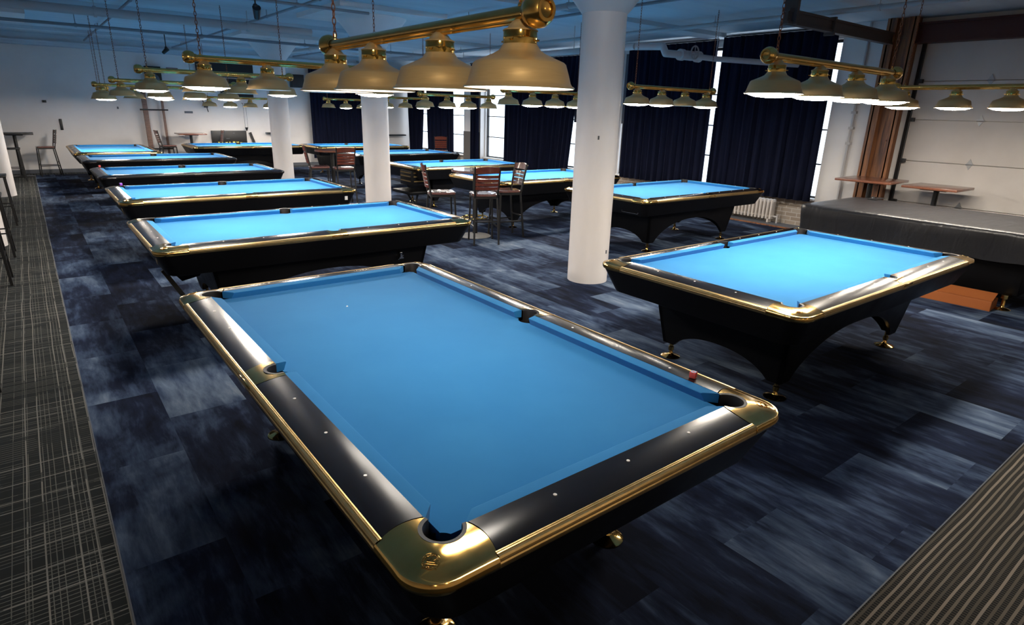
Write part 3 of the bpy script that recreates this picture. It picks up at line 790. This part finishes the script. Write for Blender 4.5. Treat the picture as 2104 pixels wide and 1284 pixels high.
# ------------------------------------------------------------------ hanging lights
def chain_bm(x, z0, z1):
    b = new_bm(); n = int((z1-z0)/.032)
    for i in range(n):
        z = z0+(i+.5)*(z1-z0)/n; pts = []
        for k in range(8):
            a = 2*PI*k/8; u, v = .009*math.cos(a), .021*math.sin(a)
            pts.append(Vector((x+u, 0, z+v)) if i % 2 else Vector((x, u, z+v)))
        for k in range(8): tube(b, pts[k], pts[(k+1) % 8], .0028, 4)
    return b
def add_light(loc, rz, label, offs, lits, half, group='brass lights over the pool tables', drop=0, proto={}):
    """loc z = rim height of the shades"""
    t = thing('billiard_light', label, 'pool table light', (loc[0], loc[1], loc[2]), rz, group)
    L = half*2; key = round(half, 3)
    def me(name, fn, m, sm=40):
        k = (name, key if name in ('bar', 'chain') else 0, m.name, round(loc[2], 2) if name == 'chain' else 0)
        if k not in proto: proto[k] = finish(fn(), name, m, sm)
        return proto[k]
    def add(name, mesh, par, x=0):
        o = bpy.data.objects.new(name, mesh); C.objects.link(o); o.parent = par; o.location = (x, 0, 0); return o
    zb = .235
    def barf():
        b = new_bm(); tube(b, (-half, 0, zb), (half, 0, zb), .024, 20); tube(b, (-half, 0, zb-.020), (half, 0, zb-.020), .012, 12); return b
    add('bar', me('bar', barf, M_BAR), t)
    def capf():
        b = new_bm(); lathe(b, [(.026, -.06), (.030, -.055), (.030, -.045), (.045, -.035), (.053, -.012), (.053, .012), (.045, .032), (.036, .040), (.036, .044), (.026, .044), (.024, .034), (.010, .030), (0, .030)], 28)
        bmesh.ops.transform(b, matrix=Matrix.Rotation(PI/2, 4, 'Y'), verts=b.verts); bmesh.ops.translate(b, vec=(0, 0, zb), verts=b.verts); return b
    e = add('end_cap', me('end_cap', capf, M_BAR), t, half+.03)
    e = add('end_cap', me('end_cap', capf, M_BAR), t, -half-.03); e.rotation_euler = (0, 0, PI)
    zt = ZC-loc[2]
    for x in (-half+.06, half-.06):
        add('chain', me('chain', lambda: chain_bm(0, zb+.03, zt), M_RUST, 0), t, x)
        def hookf():
            b = new_bm(); tube(b, (0, 0, zb+.015), (0, 0, zb+.05), .006, 8); ball(b, (0, 0, zb+.025), .012, 8); return b
        add('hook', me('hook', hookf, M_BAR), t, x)
    def shf():
        b = new_bm(); lathe(b, [(.190, 0), (.1925, .003), (.190, .007), (.183, .010), (.178, .018), (.170, .045), (.159, .078), (.152, .084), (.120, .097), (.090, .110), (.072, .120), (.062, .134), (.058, .140)], 56)
        return b
    def inf():
        b = new_bm(); lathe(b, [(.189, .001), (.181, .009), (.168, .045), (.156, .077), (.12, .094), (.07, .117), (.05, .135), (0, .14)], 48); return b
    def nkf():
        b = new_bm(); lathe(b, [(.057, .136), (.058, .142), (.0575, .158), (.0585, .160), (.0575, .162), (.057, .182)], 36)
        for k in range(4): tube(b, (.058*math.cos(k*PI/2+.4), .058*math.sin(k*PI/2+.4), .15), (.072*math.cos(k*PI/2+.4), .072*math.sin(k*PI/2+.4), .15), .003, 6)
        return b
    def cpf():
        b = new_bm(); lathe(b, [(.060, .181), (.058, .185), (.044, .191), (.034, .204), (.024, .213), (.014, .217), (.014, .225)], 36); return b
    def bulf():  # lit dome bulges below the rim, its shape standing in for bloom
        b = new_bm(); lathe(b, [(0, -.024), (.06, -.0225), (.12, -.017), (.16, -.005), (.174, .008), (.170, .014), (0, .014)], 40); return b
    def buld():
        b = new_bm(); lathe(b, [(0, .010), (.10, .011), (.165, .014), (.165, .02), (0, .02)], 40); return b
    def bul2():
        b = new_bm(); lathe(b, [(0, .02), (.02, .024), (.035, .045), (.03, .075), (.018, .10), (.016, .125)], 20); return b
    for x, lit in zip(offs, lits):
        s = add('shade', me('shade', shf, M_LAMPB), t, x)
        add('lining', me('lining', inf, M_WHITE), s)
        add('collar', me('collar', nkf, M_NECK), s); add('cap', me('cap', cpf, M_LAMPB), s)
        if lit == 1: add('bulb', me('bulb', bulf, M_LIT), s)
        elif lit == 3: add('bulb', me('bulb', bulf, M_FAR), s)
        elif lit == 4: add('bulb', me('bulb', buld, M_DIM2), s)
        elif lit == 2: add('bulb', me('bulb', buld, M_DIM), s)
        else: add('bulb', me('bulb', bul2, M_OFF), s)
    return t
E4 = (-.78, -.26, .26, .78)
L1 = add_light((0, .055, 1.962), PI/2, 'largest brass light with four shades, hanging over the foreground pool table', (-.79, -.27, .335, .80), (4, 2, 2, 2), .85)
add_light((.70, 3.5, 2.01), 0, 'brass four-shade light over the table just behind the foreground table', E4, (3, 0, 0, 3), .86)
add_light((3.57, -.1, 2.045), 0, 'brass four-shade light over the large right-hand pool table', (-.87, -.29, .29, .87), (1, 1, 1, 1), .96)
add_light((.70, 6.35, 2.01), 0, 'brass four-shade light over the second table of the left row', E4, (3, 0, 0, 3), .86)
add_light((.70, 9.2, 1.95), 0, 'brass four-shade light over the third table of the left row', E4, (0, 1, 1, 1), .86)
add_light((.70, 12.1, 1.93), 0, 'brass four-shade light over the fourth table of the left row', E4, (0, 0, 3, 0), .86)
add_light((.17, 14.9, 1.90), PI/2, 'brass light over the farthest left table, seen nearly end-on', E4, (3, 3, 0, 0), .86)
add_light((6.32, 3.6, 2.03), 0, 'brass four-shade light over the table right of the nearest column', (-.80, -.27, .27, .80), (1, 1, 0, 1), .92)
add_light((7.3, .05, 2.06), PI/2, 'brass light over the black covered table, in front of the garage door', (-.84, -.28, .25, .80), (1, 1, 1, 1), .88)
add_light((5.93, 6.1, 1.99), 0, 'brass light just left of the nearest column, in front of the wide dark curtain', E4, (0, 3, 3, 1), .86)
add_light((5.80, 8.68, 1.93), 0, 'brass light over the table behind the pub table, its end before the bright window', E4, (0, 3, 3, 0), .86)
add_light((6.15, 12.1, 1.9), 0, 'brass light right of the middle column, before the far curtains', E4, (1, 1, 0, 1), .86)
add_light((6.35, 15.1, 1.85), 0, 'small far brass light just left of and behind the middle column', E4, (0, 3, 0, 3), .86)
add_light((3.4, 15.9, 1.80), 0, 'far low brass light by the farthest column in front of the back wall', E4, (0, 3, 0, 3), .86)

# unseen warm lamps added to light the brass shades (end-cap glints hint at fixtures)
def pendant(loc, label):
    t = thing('fill_pendant', label, 'pendant', loc, 0, 'warm fill lamps added behind the camera')
    b = new_bm(); tube(b, (0, 0, .2), (0, 0, ZC-loc[2]), .006, 8); obj('cord', b, M_BLACK, t)
    b = new_bm(); lathe(b, [(.16, .0), (.165, .005), (.12, .10), (.04, .16), (.02, .22)], 32); obj('shade', b, M_BLACK, t)
    b = new_bm(); ball(b, (0, 0, .0), .10, 20); obj('bulb', b, M_WARM, t)
M_WARM = mat('warm_fill_glow', (1, 1, 1), .5, emit=(1, .74, .45), es=55)
for x, w_ in ((-3.2, 'leftmost'), (-1.2, 'second from left'), (.8, 'third from left'), (2.8, 'rightmost')): pendant((x, -5.2, 2.55), 'added warm globe fill lamp behind the camera, '+w_+' of the row')

# ------------------------------------------------------------------ chairs, stools, pub tables
def make_chair(label, loc, rz, group, seatm=None):
    """faces local +x"""
    t = thing('bar_chair', label, 'bar chair', loc, rz, group); sz = .72
    b = new_bm(); n = 24
    pts = []
    for i in range(n):
        a = 2*PI*i/n; cx_, sy_ = math.cos(a), math.sin(a); p = .45
        pts.append((.20*math.copysign(abs(cx_)**p, cx_), .195*math.copysign(abs(sy_)**p, sy_)*(1+.06*cx_)))
    rows = [[(x*.93, y*.93, sz-.018) for x, y in pts], [(x, y, sz-.012) for x, y in pts], [(x, y, sz+.008) for x, y in pts], [(x*.93, y*.93, sz+.018) for x, y in pts], [(x*.5, y*.5, sz+.010) for x, y in pts]]
    vs = grid(b, rows, True); b.faces.new(vs[0][::-1]); b.faces.new(vs[-1]); obj('seat', b, seatm or M_SEAT, t)
    b = new_bm(); 
    for p, q in (((.17, -.17), (.17, .17)), ((-.17, -.17), (-.17, .17)), ((-.17, -.17), (.17, -.17)), ((-.17, .17), (.17, .17))): bar4(b, (p[0], p[1], sz-.035), (q[0], q[1], sz-.035), .022, .03)
    obj('seat_frame', b, M_BLACK, t, 0)
    for sy in (1, -1):
        b = new_bm(); bar4(b, (.17, sy*.165, sz-.03), (.20, sy*.185, 0), .024); obj('leg', b, M_BLACK, t, 0)
        b = new_bm(); bar4(b, (-.17, sy*.165, sz-.03), (-.235, sy*.185, 0), .024); obj('leg', b, M_BLACK, t, 0)
        b = new_bm(); bar4(b, (-.17, sy*.165, sz-.05), (-.26, sy*.185, 1.13), .022); obj('back_post', b, M_BLACK, t, 0)
    for p, q, z in (((.185, -.178), (.185, .178), .30), ((-.205, -.176), (-.205, .176), .34), ((.183, .176), (-.205, .176), .26), ((.183, -.176), (-.205, -.176), .26)):
        b = new_bm(); bar4(b, (p[0], p[1], z), (q[0], q[1], z), .018); obj('footrest', b, M_BLACK, t, 0)
    def slat(z0, z1, crest=0):
        b = new_bm(); rows = []
        for k in range(13):
            v = -1+2*k/12; y = v*.178; bow = -.035*(1-v*v)
            def X(z): return -.17-.09*(z-sz+.05)/.46+bow
            zt_ = z1+crest*(1-v*v)
            rows.append([(X(z0)-.008, y, z0), (X(zt_)-.008, y, zt_), (X(zt_)+.008, y, zt_), (X(z0)+.008, y, z0)])
        vs = grid(b, rows, True); b.faces.new(vs[0]); b.faces.new(vs[-1][::-1]); obj('back_slat', b, M_REDW, t)
    slat(1.04, 1.115, .02)
    for z in (.985, .93, .875, .82): slat(z-.018, z+.026)
    return t
GC = 'wooden ladder-back bar chairs'
ch0 = make_chair('bar chair with its back to the camera at the round pub table', (3.82, 4.9, 0), math.radians(67), GC)
def chair(loc, deg, label): return dup(ch0, loc, math.radians(deg), label, GC)
chair((3.36, 5.34, 0), -22, 'bar chair on the left side of the round pub table, seen from the side')
chair((4.38, 5.1, 0), 170, 'bar chair on the right side of the round pub table, tucked under it')
chair((3.2, 9.8, 0), -15, 'left one of the two bar chairs left of the middle white column')
chair((3.56, 9.42, 0), 80, 'right one of the two bar chairs left of the middle white column')
chair((-1.05, 17.3, 0), 185, 'bar chair right of the tall table in the far left corner')
chair((8.35, 13.6, 0), 60, 'lone red-brown bar chair before the far curtain by the bright window')
chair((1.72, 17.35, 0), 5, 'bar chair by the back wall behind the ladder rails')
chair((2.95, 17.35, 0), 180, 'bar chair by the back wall just left of the black scoreboard')
M_PLATE = mat('brushed_steel_plate', (.55, .53, .5), .4, metal=.4)
def pub_table(loc, rz, label, r=.38, h=1.03, square=False, topm=None, cyl=True):
    t = thing('pub_table', label, 'pub table', loc, rz, 'tall pedestal pub tables')
    b = new_bm()
    if square: bx(b, -r, r, -r, r, h-.035, h, .006)
    else: lathe(b, [(0, h-.035), (r-.005, h-.035), (r, h-.03), (r, h-.006), (r-.006, h), (0, h)], 48)
    obj('tabletop', b, topm or M_BRW, t)
    b = new_bm(); bx(b, -.17, .17, -.17, .17, h-.06, h-.035); tube(b, (0, 0, .02), (0, 0, h-.05), .038, 16); obj('pedestal', b, M_BLACK, t)
    b = new_bm(); lathe(b, [(0, 0), (.245, 0), (.25, .008), (.235, .018), (.06, .035), (.045, .05), (0, .05)], 40); obj('base_plate', b, M_PLATE if cyl else M_BLACK, t)
    return t
M_GLOSS = mat('varnished_tabletop', (.22, .13, .11), .12, coat=1)
pt = pub_table((3.97, 5.34, 0), .3, 'round pub table with bright metal foot, chairs around it, left of the nearest column', .37, 1.03, topm=M_GLOSS)
b = new_bm(); 
for i in range(28):
    a0, a1 = 2*PI*i/28, 2*PI*(i+1)/28; tube(b, (.2*math.cos(a0), .2*math.sin(a0), .3), (.2*math.cos(a1), .2*math.sin(a1), .3), .01, 8)
for k in range(3): tube(b, (.0, .0, .3), (.2*math.cos(k*2*PI/3), .2*math.sin(k*2*PI/3), .3), .008, 8)
obj('foot_ring', b, M_NECK, pt)
pub_table((3.60, 10.08, 0), 0, 'round dark pub table between the two chairs left of the middle column', .35, 1.03)
pub_table((9.02, 1.72, 0), .06, 'square brown pub table in front of the rusty steel post', .40, 1.03, True, cyl=False)
pub_table((9.2, .86, 0), .0, 'square brown pub table against the garage door', .36, 1.0, True, cyl=False)
pub_table((-1.62, 17.3, 0), 0, 'dark pub table in the far left corner against the back wall', .38, 1.06, True, M_BLACK, cyl=False)
pub_table((2.35, 17.4, 0), 0, 'dark pub table between two chairs at the back wall', .36, 1.05, True, cyl=False)

def make_stool(label, loc, rz, group):
    t = thing('bar_stool', label, 'stool', loc, rz, group); h = .76
    b = new_bm(); bx(b, -.2, .2, -.2, .2, h-.03, h, .008); obj('seat', b, M_BLACK, t)
    for sx in (1, -1):
        for sy in (1, -1):
            b = new_bm(); bar4(b, (sx*.17, sy*.17, h-.03), (sx*.20, sy*.20, 0), .026); obj('leg', b, M_BLACK, t, 0)
    for z in (.30, .24):
        for p, q in (((.188, -.188), (.188, .188)), ((-.188, -.188), (-.188, .188)), ((-.188, .188), (.188, .188)), ((-.188, -.188), (.188, -.188))):
            if z == .24 and p[0] != q[0]: continue
            b = new_bm(); bar4(b, (p[0], p[1], z), (q[0], q[1], z), .016); obj('footrest', b, M_BLACK, t, 0)
    b = new_bm(); 
    return t
GS = 'black metal stools along the left edge'
st0 = make_stool('black metal stool at the left edge, farthest along, beside the farther column', (-1.93, 9.75, 0), 0, GS)
dup(st0, (-1.95, 7.28, 0), 0, 'black metal stool at the left edge standing before the nearer column', GS)
dup(st0, (-1.97, 5.78, 0), 0, 'black metal stool at the left edge, second from the camera', GS)
dup(st0, (-2.02, 2.32, 0), 0, 'black metal stool leg at the left edge nearest the camera', GS)
dup(st0, (-1.75, 16.3, 0), 0, 'black metal stool in front of the far left corner table', GS)

# ------------------------------------------------------------------ curtains
def curtain(axis, fixed, a0, a1, z0, z1, label, amp=.05, per=.16, lean0=0, lean1=0, arch=0):
    """lean = how much each end is pulled in at the hem"""
    t = thing('curtain', label, 'curtain', (fixed, (a0+a1)/2, z0) if axis == 'y' else ((a0+a1)/2, fixed, z0), 0, 'dark navy curtains')
    b = new_bm(); n = max(24, int((a1-a0)/.025)); m_ = 10; rows = []
    ph = random.random()*6
    for j in range(m_+1):
        f = j/m_; row = []; lo = a0+lean0*(1-f); hi = a1-lean1*(1-f)
        for i in range(n+1):
            s = i/n; a = lo+(hi-lo)*s-(a0+a1)/2
            w = (a1-a0)*s/per*2*PI
            d = amp*(.7*math.sin(w+ph+.4*math.sin(w*.23+ph))+.3*math.sin(w*1.7+2*ph))*(1-.35*f)
            z = (z1-z0)*f-(arch*(2*s-1)**2*f if arch else 0)
            row.append((d, a, z) if axis == 'y' else (a, d, z))
        rows.append(row)
    grid(b, rows); o = obj('fabric', b, M_CURT, t, 60)
    md = o.modifiers.new('thickness', 'SOLIDIFY'); md.thickness = .006
    b = new_bm(); L = (a1-a0)/2
    if axis == 'y': tube(b, (0, -L, z1-z0+.02), (0, L, z1-z0+.02), .014, 10)
    else: tube(b, (-L, 0, z1-z0+.02), (L, 0, z1-z0+.02), .014, 10)
    for s in (-L*.8, L*.8): 
        if axis == 'y': tube(b, (0, s, z1-z0+.02), (.25, s, z1-z0+.02), .008, 8)
        else: tube(b, (s, 0, z1-z0+.02), (s, .25, z1-z0+.02), .008, 8)
    obj('curtain_rod', b, M_BLACK, t)
XC = 9.6
curtain('y', XC, 2.93, 4.76, .48, 3.34, 'dark navy curtain nearest the garage door, above the radiator')
curtain('y', XC, 4.79, 5.13, .48, 3.34, 'narrow dark curtain strip between the two near wide curtains', .04, .12)
curtain('y', XC, 5.24, 7.52, .48, 3.30, 'wide dark navy curtain directly right of the nearest column')
curtain('y', XC, 9.08, 12.1, .15, 3.22, 'wide dark navy curtain directly left of the nearest column', lean0=.35)
curtain('y', XC, 13.42, 13.9, .15, 3.2, 'narrow dark curtain bunched left of the bright uncovered window', .05, .1)
curtain('y', XC, 14.86, 16.62, .15, 3.15, 'dark curtain behind the lone red-brown chair', lean1=.12)
curtain('y', XC, 16.64, 17.9, .15, 3.15, 'farthest dark curtain on the window wall, beside the back wall', lean0=.35, lean1=.15)
curtain('x', 17.75, 6.02, 7.75, .25, 3.1, 'black curtain hanging on the back wall left of the middle column', .04, .13)
# dark dust cover under curtains / ledge on back wall
b = new_bm(); bx(b, -.45, .45, -.12, .12, 0, .04, .01)
o = tag(obj('wall_shelf', b, M_BLACK), 'narrow black shelf on the back wall between the black curtain and window curtains', 'shelf'); o.location = (9.0, YB-.12, .95)
b = new_bm(); bx(b, -.35, .35, -.12, .12, 0, .035, .01); bx(b, -.02, .02, -.02, .1, -.14, 0)
o = tag(obj('wall_shelf', b, M_BLACK), 'small dark shelf on the back wall behind the farthest column', 'shelf'); o.location = (4.95, YB-.13, 1.02)

# radiator
t = thing('radiator', 'cream cast iron radiator under the curtain nearest the garage door', 'radiator', (9.62, 4.55, 0))
for i in range(26):
    y = -.94+i*.075
    b = new_bm(); bx(b, -.07, .07, y-.022, y+.022, .06, .44, .018); bx(b, -.055, .055, y-.03, y+.03, .10, .14, .01); bx(b, -.055, .055, y-.03, y+.03, .37, .41, .01)
    obj('radiator_section', b, M_RAD, t)
for y in (-.9, .9):
    b = new_bm(); bx(b, -.06, .06, y-.015, y+.015, 0, .07); obj('foot', b, M_RAD, t)
b = new_bm(); tube(b, (0, -.97, .12), (0, -1.06, .12), .018, 10); tube(b, (0, -1.06, .0), (0, -1.06, .16), .018, 10); obj('valve', b, M_PIPE, t)
b = new_bm(); bx(b, 9.22, 9.28, 3.0, 7.9, 0, .02); struct('trim_9', b, M_STEEL, 0)
b = new_bm(); bx(b, 9.28, XW-.1, 3.0, 7.9, 0, .004); struct('trim_10', b, M_GREY, 0)

# ------------------------------------------------------------------ things on the back wall
def wallbox(name, x0, x1, z0, z1, m, label, cat, dep=.08, extra=None):
    t = obj(name, (lambda b: (bx(b, x0, x1, YB-dep, YB-.001, z0, z1, .006), b)[1])(new_bm()), m)
    tag(t, label, cat); return t
sp_ = wallbox('wall_speaker', 1.50, 1.88, 2.30, 2.80, M_PLAST, 'black loudspeaker high on the back wall left of the screens', 'speaker', .28)
b = new_bm(); lathe(b, [(.13, 0), (.12, .01), (.04, .025), (0, .02)], 24); bmesh.ops.transform(b, matrix=Matrix.Translation((1.69, YB-.281, 2.47)) @ Matrix.Rotation(PI/2, 4, 'X') , verts=b.verts); obj('speaker_cone', b, M_GREY, sp_)
tv = wallbox('television', 2.82, 4.40, 2.62, 3.06, M_PLAST, 'wide black screen high on the back wall, upper of two', 'screen')
b = new_bm(); bx(b, 2.85, 4.37, YB-.083, YB-.079, 2.65, 3.03); obj('screen', b, M_DARK, tv, 0)
tv = wallbox('television', 3.42, 4.34, 2.02, 2.58, M_PLAST, 'black screen on the back wall, lower and smaller of two', 'screen')
b = new_bm(); bx(b, 3.45, 4.31, YB-.083, YB-.079, 2.05, 2.55); obj('screen', b, M_DARK, tv, 0)
wallbox('wall_speaker', 5.50, 5.88, 2.42, 2.80, M_PLAST, 'black box speaker on the back wall right of the farthest column', 'speaker', .25)
wallbox('sign_plate', 2.06, 2.36, 2.70, 2.80, M_REDP, 'faded red plate high on the back wall between speaker and screen', 'sign', .02)
wallbox('wall_sensor', -.90, -.82, 1.78, 1.84, M_PLAST, 'small black sensor on the bare back wall at far left', 'sensor', .06)
wallbox('paper_holder', -.63, -.57, 1.10, 1.38, M_PLAST, 'slim vertical black holder on the back wall at left', 'holder', .04)
wallbox('wall_outlet', .72, .76, 1.66, 1.72, M_GREY, 'tiny dark outlet on the back wall above the farthest left table', 'outlet', .02)
wallbox('wall_plaque', 2.38, 2.60, 1.58, 1.64, M_GREY, 'small dark plaque on the back wall between ladder rails and scoreboard', 'plaque', .02)
wallbox('wall_outlet', 5.28, 5.32, 1.60, 1.68, M_GREY, 'tiny dark outlet on the back wall left of the black curtain', 'outlet', .02)
t = thing('scoreboard', 'black scoreboard with a row of small yellow marks on the back wall', 'sign', (3.52, YB, .68))
b = new_bm(); bx(b, -.50, .50, -.07, -.001, 0, .42, .006); obj('panel', b, M_PLAST, t)
for k, (w, h_) in enumerate(((.055, .04), (.02, .03), (.06, .03), (.03, .04), (.06, .05), (.065, .045), (.05, .02))):
    b = new_bm(); x = -.34+k*.105
    bx(b, x, x+w*.3, -.074, -.07, .06, .06+h_); bx(b, x+w*.3, x+w, -.074, -.07, .06, .06+h_*.45); bx(b, x+w*.7, x+w, -.074, -.07, .06, .06+h_)
    obj('yellow_mark', b, M_YEL, t, 0)
b = new_bm(); bx(b, .10, .16, -.074, -.07, .34, .355); bx(b, -.1, 0, -.074, -.07, .18, .2); obj('grey_mark', b, M_GREY, t, 0)
# hanging light above the scoreboard
t = thing('wall_sconce', 'small dark funnel hanging by two cords over the right end of the scoreboard', 'pendant', (4.02, YB-.15, 1.1))
b = new_bm(); lathe(b, [(.05, .10), (.012, 0), (0, 0)], 16); obj('funnel', b, M_BLACK, t)
b = new_bm(); tube(b, (-.04, 0, .1), (-.04, 0, .8), .004, 6); tube(b, (.04, 0, .1), (.04, 0, .8), .004, 6); tube(b, (-.04, 0, .8), (-.04, .149, .8), .004, 6); tube(b, (.04, 0, .8), (.04, .149, .8), .004, 6); obj('cord', b, M_BLACK, t)
b = new_bm(); bar4(b, (4.13, YB-.06, 1.05), (4.26, YB-.06, .62), .07, .05)
tag(obj('cue_case', b, M_PLAST, None, 0), 'slim slanted black case leaning at the wall right of the scoreboard', 'case')
# ladder rails
t = thing('wall_ladder', 'brown upright wooden rack with two rails and a dark crossbar on the back wall', 'rack', (1.6, YB-.12, 0))
M_WOODR = wood('dull_brown_rail', (.16, .09, .07), (.30, .19, .15), .6, 0)
for x, w in ((-.22, .12), (.22, .06)):
    b = new_bm(); bx(b, x-w/2, x+w/2, -.03, .03, 0, 2.3, .005); obj('rail', b, M_WOODR, t)
for z in (.60, 1.66):
    b = new_bm(); bx(b, -.36, .34, -.05, -.03, z-.02, z+.02); obj('crossbar', b, M_BLACK, t, 0)
# black track spot lamps on the ceiling
def spot(loc, label):
    t = thing('ceiling_spotlight', label, 'spotlight', loc, random.random()*3, 'small black ceiling spotlights')
    b = new_bm(); tube(b, (0, 0, ZC-loc[2]), (0, 0, 0), .01, 8); obj('stem', b, M_PLAST, t)
    b = new_bm(); tube(b, (0, -.03, -.02), (.04, .08, -.12), .05, 14, .035); ball(b, (0, 0, 0), .03, 10); obj('lamp_head', b, M_PLAST, t)
def fill_spot(loc, aim, watts, label):  # unseen spotlight, added to brighten the shades of the nearest brass light
    t = thing('ceiling_spotlight', label, 'spotlight', loc, 0, 'warm fill spotlights added behind the camera')
    d = (Vector(aim)-Vector(loc)).normalized()
    b = new_bm(); tube(b, (0, 0, ZC-loc[2]), (0, 0, 0), .01, 8); obj('stem', b, M_PLAST, t)
    b = new_bm(); tube(b, -d*.12, Vector((0, 0, 0))-d*.02, .045, 20, .05); obj('lamp_head', b, M_PLAST, t)
    l = bpy.data.lights.new('fill_beam', 'SPOT'); l.energy = watts; l.color = (1, .86, .66); l.spot_size = math.radians(42); l.spot_blend = .6; l.shadow_soft_size = .04
    o = bpy.data.objects.new('fill_beam', l); C.objects.link(o); o.parent = t; o.rotation_euler = d.to_track_quat('-Z', 'Y').to_euler()
fill_spot((-2.3, -3.9, 3.1), (.3, .3, 2.15), 420, 'added warm fill spotlight behind the camera aimed at the largest brass light')
spot((1.1, 5.9, 3.02), 'small black spotlight hanging from the ceiling at top centre-left of the picture')
spot((1.55, 14.6, 3.08), 'small black spotlight hanging from the ceiling above the far left lights')
# camera bracket between the far lamps
b = new_bm(); bx(b, -.05, .05, -.05, .05, 0, .14, .01); tube(b, (0, 0, .05), (-.12, .05, .3), .012, 8); tube(b, (0, 0, .1), (.05, .0, -.12), .012, 8)
o = tag(obj('wall_camera', b, M_PLAST), 'small black camera on an arm high on the back wall below the screens', 'camera'); o.location = (2.95, YB-.12, 1.75)
